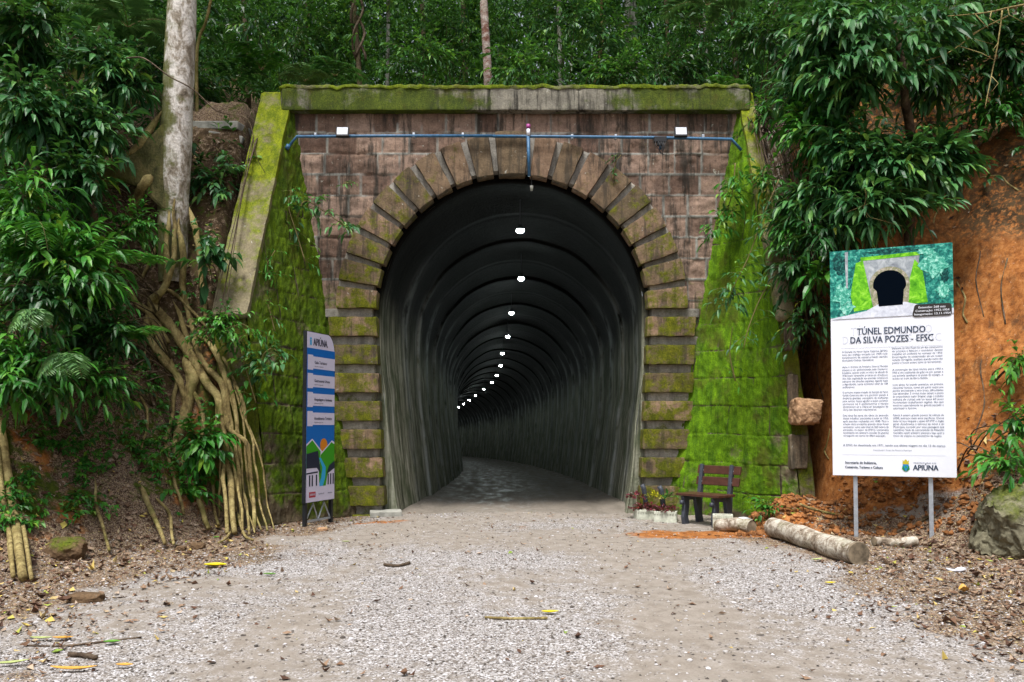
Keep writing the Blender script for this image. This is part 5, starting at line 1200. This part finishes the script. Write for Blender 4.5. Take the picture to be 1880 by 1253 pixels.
flat('print_arch', [[(X(.405), Zt(.258)), (X(.39), Zt(.19))]+[(X(.365)+X(.13)+X(.135)*math.cos(a), Zt(.165)+Hb*.064*math.sin(a)) for a in np.linspace(math.pi+.15, -.15, 22)]+[(X(.61), Zt(.19)), (X(.60), Zt(.255))]], plain('print_black', (.002, .004, .008), .6, .0, var=0), ph, -.009)
flat('print_trunk', [[(X(.135), Zt(.17)), (X(.128), Zt(.008)), (X(.155), Zt(.006)), (X(.15), Zt(.17))]], pw_, ph, -.0075)
def jag(cx_, cz_, rx, rz_, n=26):
    return [(cx_+rx*(.55+.6*random.random())*math.cos(2*math.pi*i/n), cz_+rz_*(.55+.6*random.random())*math.sin(2*math.pi*i/n)) for i in range(n)]
pb_ = pm('print_leaf_bright', [(.02, .12, .10), (.06, .38, .28), (.25, .62, .52), (.75, .95, .92)], 30); pd_ = pm('print_leaf_dark', [(.003, .015, .02), (.006, .05, .05), (.02, .14, .12), (.08, .35, .28)], 24)
flat('print_shade', [jag(X(.08), Zt(.06), .10, .16), jag(X(.93), Zt(.13), .07, .12), jag(X(.5), Zt(.018), .42, .035)], pd_, ph, -.0036)
flat('print_shrub', [jag(X(a), Zt(b), c, d) for a, b, c, d in ((.10, .20, .12, .14), (.14, .26, .10, .08), (.85, .09, .16, .16), (.92, .20, .09, .10), (.80, .03, .12, .06))], pb_, ph, -.0085)
flat('print_arch_ring', [[(X(.365)+X(.13)+X(.165)*math.cos(a), Zt(.165)+Hb*.080*math.sin(a)) for a in np.linspace(math.pi+.1, -.1, 22)]+[(X(.645), Zt(.255)), (X(.36), Zt(.262))]], pm('print_ring', [(.12, .14, .08), (.25, .26, .16), (.40, .36, .30), (.6, .6, .55)], 22), ph, -.0068)
bz0, bz1 = Zt(.311), Zt(.258); bx0, bx1 = X(.675), X(.985); rr0 = .035
flat('badge', [[(bx0+rr0+rr0*math.cos(a), bz0+rr0+rr0*math.sin(a)) for a in np.linspace(math.pi, 1.5*math.pi, 6)]+[(bx1-rr0+rr0*math.cos(a), bz0+rr0+rr0*math.sin(a)) for a in np.linspace(1.5*math.pi, 2*math.pi, 6)]+[(bx1-rr0+rr0*math.cos(a), bz1-rr0+rr0*math.sin(a)) for a in np.linspace(0, .5*math.pi, 6)]+[(bx0+rr0+.02+rr0*math.cos(a), bz1-rr0+rr0*math.sin(a)) for a in np.linspace(.5*math.pi, math.pi, 6)]], plain('badge_brown', (.022, .018, .016), .4, .4, var=0), ph, -.0095)
text('badge_text', [('Extensão: 268 mts', X(.725), X(.935), Zt(.276), .026, .001), ('Construção: 1952-1954', X(.70), X(.965), Zt(.2905), .026, .001), ('Inauguração: 13.11.1954', X(.69), X(.975), Zt(.305), .026, .001)], WHT, ph, -.012)
text('title_shadow', [('TÚNEL EDMUNDO', X(.17), X(.83), Zt(.380), .10, .001), ('DA SILVA POZES - EFSC', X(.10), X(.90), Zt(.4175), .10, .001)], GHOST, root, -.002)
text('title', [('TÚNEL EDMUNDO', X(.22), X(.775), Zt(.378), .082, .004), ('DA SILVA POZES - EFSC', X(.165), X(.835), Zt(.4155), .082, .004)], INK, root, -.005)
flat('rule', [[(X(.085), Zt(.4365)), (X(.915), Zt(.4365)), (X(.915), Zt(.4352)), (X(.085), Zt(.4352))], [(X(.085), Zt(.9075)), (X(.915), Zt(.9075)), (X(.915), Zt(.9062)), (X(.085), Zt(.9062))]], GHOST, root, -.003)
C1 = [['A Estrada de Ferro Santa Catarina (EFSC)', 'teve seu tráfego iniciado em 1909 com', 'investimento de capital privado alemão', '(Sociedade Colônia Hanseática).'],
      ['Após o término da Primeira Guerra Mundial', 'passou a ser administrada pelo Governo', 'brasileiro, quando então no início da década de', '1930 foram retomadas as obras em direção ao', 'Alto Vale, expandindo sua extensão inclusive no', 'percurso das décadas seguintes, ligando Itajaí', 'a Agrolândia, numa extensão total de 184', 'quilômetros.'],
      ['O primeiro trajeto traçado da Estrada de Ferro', 'Santa Catarina não era permitir passar a', 'distância grandes, necessário de melhorias', 'para vencer locais agudas e assim permitir', 'percurso na 7 quilômetros e túneis', 'destinavam-se a oferecer passagens de', 'obras que deveriam relacionar-se.'],
      ['Este túnel faz parte das obras de extensão', 'destes trabalhos, executados a partir de 1952,', 'após estudos realizados em 1948. Para a', 'solução deste problema, grandes obras foram', 'necessárias, como este túnel de 268 metros de', 'extensão, (o maior da EFSC), construído', 'totalmente em alvenaria estreita de granito', 'conseguido em serras de difícil execução.']]
C2 = [['Edmundo da Silva Pozes foi um dos construtores', 'do projeto e faleceu o condutor desses', 'trabalho em acidente no começo de 1954.', 'Encarregado da composição de um trator', 'voltado carregado, auxiliava quando numa das', 'pedras e houve atraso junto às ferramentas.'],
      ['A construção do túnel iniciou entre 1952 e', '1954 e era conhecida de grão no por passar a', 'sua jornada cavalheira na ponta do estágio, o', 'acesso ao trem de Barra-Subida.'],
      ['Com efeito, foi trazido operários, em primeira', 'conquista remota, como em partir outra ano', 'porém encontrada e seus trens, dificuldades', 'suas dimensões. E rochas muito tempo e poeira', 'do esquecimento maior dirigível, exige o trabalho', 'cultura de ruínas até os anos 60 anos', 'locomotivas trabalharam vagões. São que', 'mostrou especialmente no grande passado e', 'valorizaçã o feriram.'],
      ['Neste 4 quatro grande passos da ciência de', '2008, avançou mais anos pacíficos. Desse', 'lento tornou ninguém a quem EM-PTP o órgão', 'geral. Atualmente o terreno do túnel é de', 'Município, tornado por uma passagem que', 'caminhou linda de comunidade de Ribeirão', 'Carvalho sendo primeiro encontro logo após o', 'início de trajeto no patrimônio da região.']]
def fr(Y): return ((630+Y/4.64)-459)/417
for x0, x1, colm, starts in ((.093, .469, C1, (80, 210, 428, 625)), (.507, .908, C2, (62, 243, 370, 625))):
    for para, y0 in zip(colm, starts):
        ls = []
        for i, s in enumerate(para):
            last = i == len(para)-1; ls.append((s, X(x0), X(x0+(x1-x0)*(1 if not last else min(1, len(s)/44))), Zt(fr(y0+24.6*i+8)), .020, .0007 if i else .0016))
        text('text_block', ls, INKG, root, -.004)
text('footer_text', [('A EFSC foi desativada em 1971, tendo sua última viagem no dia 12 de março', X(.09), X(.915), Zt(.869), .024, .001), ('Contribuição: Grupo de Memória Municipal', X(.34), X(.65), Zt(.889), .017, .0004)], INKG, root, -.004)
text('department_text', [('Secretaria de Indústria,', X(.105), X(.365), Zt(.947), .031, .0025), ('Comércio, Turismo e Cultura', X(.105), X(.415), Zt(.967), .031, .0025)], INK, root, -.004)
text('council_name', [('APIÚNA', X(.658), X(.855), Zt(.970), .064, .009)], INK, root, -.004)
text('council_caption', [('PREFEITURA DE', X(.665), X(.84), Zt(.9415), .013, .0005)], INKG, root, -.004)
cr = empty('crest'); cr.parent = root
gc = plain('crest_green', (.02, .30, .12), .5, var=0); bc_ = plain('crest_blue', (.02, .22, .50), .5, var=0); yc_ = plain('crest_gold', (.50, .42, .03), .5, var=0)
xc_ = X(.602); flat('crest_shield', [[(xc_-.032, Zt(.945)), (xc_-.028, Zt(.962)), (xc_, Zt(.975)), (xc_+.028, Zt(.962)), (xc_+.032, Zt(.945))]], bc_, cr, -.004)
flat('crest_crown', [[(xc_-.034, Zt(.946)), (xc_+.034, Zt(.946)), (xc_+.034, Zt(.928)), (xc_+.018, Zt(.934)), (xc_+.010, Zt(.926)), (xc_-.010, Zt(.926)), (xc_-.018, Zt(.934)), (xc_-.034, Zt(.928))]], yc_, cr, -.005)
flat('crest_branch', [[(xc_-.045, Zt(.965)), (xc_-.034, Zt(.95)), (xc_-.03, Zt(.972)), (xc_, Zt(.979))], [(xc_+.045, Zt(.965)), (xc_+.034, Zt(.95)), (xc_+.03, Zt(.972)), (xc_, Zt(.979))], circ(xc_, Zt(.958), .014, .014, 12)], gc, cr, -.0055)

# ---- tall blue and white totem sign on the left
A0 = P(560, 925, 11.35); B0 = P(613, 914, 12.05); Wt = math.hypot(B0.x-A0.x, B0.y-A0.y); z0 = A0.z; Ht = P(561, 607, 11.35).z-z0; ang = math.atan2(B0.y-A0.y, B0.x-A0.x)
root = empty('totem_sign', (A0.x, A0.y, 0), 'tall narrow blue and white sign with rounded corner on a black frame', 'sign', rz=ang)
out = [(0, z0), (Wt, z0), (Wt, z0+Ht*.87)]+[(Wt*(.74+.26*math.cos(a)), z0+Ht*(.87+.13*math.sin(a))) for a in np.linspace(0, math.pi/2, 10)][1:]+[(0, z0+Ht)]
mb = MB(); mb.prism(out, 0, .055); mb.build('panel', M['black'], root)
def Xt(f): return Wt*f
def Zz(f): return z0+Ht*(1-f)
BL = plain('sign_blue', (.010, .135, .50), .35, .4, var=.02); GN = plain('sign_green', (.045, .30, .015), .35, .4, var=.02); ORG = plain('sign_orange', (.62, .22, .02), .35, .4, var=0); NV = plain('sign_navy', (.015, .02, .045), .4, .4, var=0); RV = plain('sign_river', (.03, .36, .70), .4, .4, var=0); LV = plain('sign_white', (.62, .60, .78), .35, .4, var=.02); REDL = plain('sign_red', (.40, .03, .05), .4, var=0)
ins = [(Wt*.015+a*.97, z0+Ht*.004+(b-z0)*.992) for a, b in out]
flat('face', [ins], LV, root, -.002)
flat('blue_field', [[(Xt(.015), Zz(.63)), (Xt(.985), Zz(.63)), (Xt(.985), Zz(.098)), (Xt(.015), Zz(.098))], [(Xt(.015), Zz(.86)), (Xt(.985), Zz(.86)), (Xt(.985), Zz(.63)), (Xt(.015), Zz(.63))]], BL, root, -.0035)
rows = [('Guia Turístico', .145), ('Gastronomia Urbana', .253), ('Hospedagem e Ambiente', .363), ('Atendimento Turístico', .475)]
for s, f in rows:
    flat('white_band', [[(Xt(.22), Zz(f+.072)), (Xt(.985), Zz(f+.072)), (Xt(.985), Zz(f)), (Xt(.22), Zz(f))], [(Xt(.04), Zz(f+.08)), (Xt(.22), Zz(f+.08)), (Xt(.22), Zz(f-.008)), (Xt(.04), Zz(f-.008))]], LV, root, -.005)
    text('band_text', [(s, Xt(.27), Xt(.30+.028*len(s)), Zz(f+.042), .042, .003), ('apiuna.sc.gov.br', Xt(.27), Xt(.58), Zz(f+.06), .018, .0)], NV, root, -.0065)
text('heading', [('APIÚNA.', Xt(.22), Xt(.72), Zz(.080), .105, .008)], NV, root, -.0065)
flat('heading_mark', [[(Xt(.11), Zz(.080)), (Xt(.165), Zz(.080)), (Xt(.165), Zz(.05)), (Xt(.11), Zz(.05))], [(Xt(.11), Zz(.047)), (Xt(.165), Zz(.047)), (Xt(.165), Zz(.036)), (Xt(.11), Zz(.036))]], RV, root, -.0065)
flat('mountain_outline', [[(Xt(.015), Zz(.92)), (Xt(.015), Zz(.660)), (Xt(.21), Zz(.627)), (Xt(.56), Zz(.705)), (Xt(.90), Zz(.640)), (Xt(.985), Zz(.652)), (Xt(.985), Zz(.92))]], LV, root, -.006)
flat('sun_disc', [circ(Xt(.61), Zz(.668), .095, .10, 24)], ORG, root, -.0055)
flat('mountain', [[(Xt(.015), Zz(.91)), (Xt(.015), Zz(.672)), (Xt(.21), Zz(.637)), (Xt(.50), Zz(.705)), (Xt(.40), Zz(.91))], [(Xt(.40), Zz(.91)), (Xt(.50), Zz(.725)), (Xt(.88), Zz(.652)), (Xt(.985), Zz(.664)), (Xt(.985), Zz(.91))]], GN, root, -.0075)
flat('river', [[(Xt(.44), Zz(.742)), (Xt(.50), Zz(.742)), (Xt(.68), Zz(.80)), (Xt(.66), Zz(.86)), (Xt(.58), Zz(.912)), (Xt(.42), Zz(.912)), (Xt(.52), Zz(.86)), (Xt(.56), Zz(.80))]], RV, root, -.009)
flat('house_wall', [[(Xt(.015), Zz(.912)), (Xt(.015), Zz(.80)), (Xt(.42), Zz(.80)), (Xt(.46), Zz(.912))], [(Xt(.68), Zz(.912)), (Xt(.74), Zz(.84)), (Xt(.985), Zz(.81)), (Xt(.985), Zz(.912))]], LV, root, -.0105)
flat('house_roof', [[(Xt(.015), Zz(.80)), (Xt(.015), Zz(.716)), (Xt(.40), Zz(.70)), (Xt(.50), Zz(.835)), (Xt(.36), Zz(.80))], [(Xt(.70), Zz(.84)), (Xt(.80), Zz(.79)), (Xt(.985), Zz(.765)), (Xt(.985), Zz(.81))], [(Xt(.015), Zz(.835)), (Xt(.015), Zz(.826)), (Xt(.40), Zz(.82)), (Xt(.40), Zz(.829))]]+[[(Xt(a), Zz(.905)), (Xt(a+.045), Zz(.905)), (Xt(a+.045), Zz(.84)), (Xt(a), Zz(.84))] for a in (.10, .19, .33, .74, .83, .92)], NV, root, -.012)
flat('footer', [[(Xt(.015), Zz(.996)), (Xt(.985), Zz(.996)), (Xt(.985), Zz(.910)), (Xt(.015), Zz(.910))]], LV, root, -.0135)
flat('red_logo', [[(Xt(.10), Zz(.970)), (Xt(.32), Zz(.970)), (Xt(.32), Zz(.938)), (Xt(.10), Zz(.938))]], REDL, root, -.015)
text('footer_logo', [('SEBRAE', Xt(.12), Xt(.30), Zz(.959), .03, .001)], LV, root, -.0165); text('footer_logo', [('Governo SC', Xt(.42), Xt(.62), Zz(.958), .02, .001), ('Apiúna', Xt(.74), Xt(.9), Zz(.958), .02, .001)], INKG, root, -.015)
for x_ in (.03, Wt-.05):
    mb = MB(); mb.box((x_+.01, .03, (z0-.12)/2+.0), (.05, .05, z0+.12)); mb.build('leg', M['black'], root)
mb = MB(); mb.tube([(.06, .03, .06), (Wt*.33, .03, z0-.02), (Wt*.5, .03, .06), (Wt*.7, .03, z0-.02), (Wt-.06, .03, .06)], .012, 6); mb.box((Wt/2, .03, .055), (Wt-.1, .03, .03)); mb.build('lattice', M['steel'], root)

# ------------------------------------------------------------------ bench, planters
bo = P(1240, 925, 11.75); bo.z = float(H(bo.x, bo.y))
axb = Vector((.65, -.76, 0)).normalized(); ang = math.atan2(axb.y, axb.x)
root = empty('bench', (bo.x, bo.y, bo.z-.01), 'small bench with red-brown boards and dark curved legs by the right wing wall', 'bench', rz=ang)
BW = .74
for k in range(3):
    mb = MB(); mb.box((BW/2, .07+.145*k, .445), (BW, .125, .035)); mb.build('seat_slat', M['woodred'], root, bevel=.006)
tl = Matrix.Rotation(rad(-14), 3, 'X')
for k, z_ in enumerate((.62, .785)):
    mb = MB(); mb.box((BW/2+.02, .455+(z_-.45)*.25, z_+.01), (BW, .035, .125), tl); sl_ = mb.build('back_slat', M['woodred'], root, bevel=.006)
    for bx in (.12, BW-.10):
        mb = MB(); mb.tube([Vector((bx, .44+(z_-.45)*.25, z_)), Vector((bx, .425+(z_-.45)*.25, z_))], .012, 8); mb.build('bolt', M['steel'], sl_)
for xx in (.10, BW-.12):
    lg = MB()
    def plate(poly): lg.v and None; n = len(poly); lg.add([(xx-.028, a, b) for a, b in poly]+[(xx+.028, a, b) for a, b in poly], [tuple(range(n)), tuple(range(2*n-1, n-1, -1))]+[(i, i+n, (i+1) % n+n, (i+1) % n) for i in range(n)])
    plate([(.05, 0), (.03, .12), (.06, .28), (.03, .42), (.16, .42), (.17, .28), (.14, .12), (.17, 0)])
    lg2 = MB(); 
    lg.build('front_leg', M['benchleg'], root, bevel=.008)
    lg = MB(); plate([(.38, 0), (.36, .15), (.33, .30), (.30, .42), (.42, .43), (.50, .88), (.56, .86), (.50, .42), (.48, .15), (.52, 0)]); lg.build('back_leg', M['benchleg'], root, bevel=.008)
    lg = MB(); plate([(.14, .36), (.14, .425), (.34, .425), (.34, .36)]); lg.build('seat_beam', M['benchleg'], root)
    lg = MB(); lg.tube([(xx, .02, .30), (xx, .02, .36)], .03, 8); lg.build('foot_knob', M['benchleg'], root, smooth=True)
def planter(px, py, d, sx, sz, rz, label, name='planter', teeth=9, upright=False):
    p = P(px, py, d); p.z = float(H(p.x, p.y))-.01; root = empty(name, p, label, 'planter', 'white ribbed concrete planters', rz=rz)
    mb = MB(); t = .03; dp = .2
    for c, s_ in (((0, -dp/2, sz/2), (sx, t, sz)), ((0, dp/2, sz/2), (sx, t, sz)), ((-sx/2+t/2, 0, sz/2), (t, dp-t, sz)), ((sx/2-t/2, 0, sz/2), (t, dp-t, sz)), ((0, 0, .02), (sx-2*t, dp-t, .03))): mb.box(c, s_)
    mb.build('body', M['concwhite'], root, bevel=.005)
    mb = MB()
    for k in range(teeth): mb.box((-sx/2+sx*(k+.5)/teeth, -dp/2-.004, sz-.015), (sx/teeth*.55, .05, .04))
    mb.build('rim', M['concwhite'], root, bevel=.004)
    if name == 'planter':
        mb = MB(); mb.box((0, 0, sz-.04), (sx-2*t-.004, dp-t-.004, .02)); mb.build('soil', M['clod'], root)
    return root, p
pl1, p1 = planter(1186, 935, 12.35, .34, .15, .10, 'white planter at the left, nearest the tunnel mouth, with red plants')
pl2, p2 = planter(1222, 938, 12.05, .34, .17, -.25, 'white ribbed planter between the first planter and the bench legs')
pl3, p3 = planter(1327, 950, 11.05, .27, .21, -.25, 'empty white ribbed planter right of the bench legs', teeth=8)
def tuft(p, r, n, mat, L, W, label, name='planter_plant', z=.13):
    root = empty(name, (p.x, p.y, p.z+z), label, 'plant'); s_, d_ = blobpts((0, 0, .06), r, n, .1); d_[:, 2] = abs(d_[:, 2])+.4
    lv = Leaves(True); tw = ([], []); sprays(s_*[1, 1, .3], d_, .10, 5, L, W, .15, lv, tw); lv.build('foliage', M[mat], root); strips(np.concatenate(tw[0]), np.concatenate(tw[1]), .003, 'stem', M['vine'], root)
tuft(p1, (.17, .08, .06), 34, 'leaf_red', .07, .5, 'dark red leafy plants in the left white planter'); tuft(p2, (.15, .08, .06), 28, 'leaf_red', .065, .5, 'dark red leafy plants in the planter beside the bench')
tuft(P(1204, 920, 12.3), (.10, .06, .04), 9, 'leaf_yellow', .09, .3, 'yellow-green plant between the red plants and the bench', z=.02); tuft(P(1224, 917, 12.2), (.05, .04, .04), 5, 'leaf_bright', .10, .4, 'bright green sprout behind the bench seat', z=.0)
tuft(P(1165, 915, 12.5), (.08, .06, .04), 14, 'leaf_red', .07, .5, 'small dark red plant at the foot of the tunnel lining', z=-.02)
p = P(1366, 948, 11.05); mb = MB(); mb.tube([Vector((0, 0, 0)), Vector((0, 0, .10)), Vector((0, 0, .115)), Vector((0, 0, .12))], [.085, .10, .10, .08], 20); o = mb.build('bucket_lid', M['whitepanel'], None, smooth=True); o.location = (p.x, p.y, float(H(p.x, p.y))-.01); o.rotation_euler = (rad(12), 0, 0); tag(o, 'round white tub with lid between the empty planter and the soil heap', 'tub')
for px, py, d, lab in ((1214, 900, 12.35, 'small grey slanted post left of the bench seat'), (1182, 897, 12.7, 'grey broken stump behind the red plants')):
    p = P(px, py, d); h0 = float(H(p.x, p.y)); mb = MB(); mb.tube([Vector((.06, 0, -.02)), Vector((0, 0, p.z-h0)), Vector((-.03, 0, p.z-h0+.06))], [.045, .04, .035], 8, wob=.1); o = mb.build('short_post', M['benchleg'], None, smooth=True); o.location = (p.x, p.y, h0); tag(o, lab, 'post')
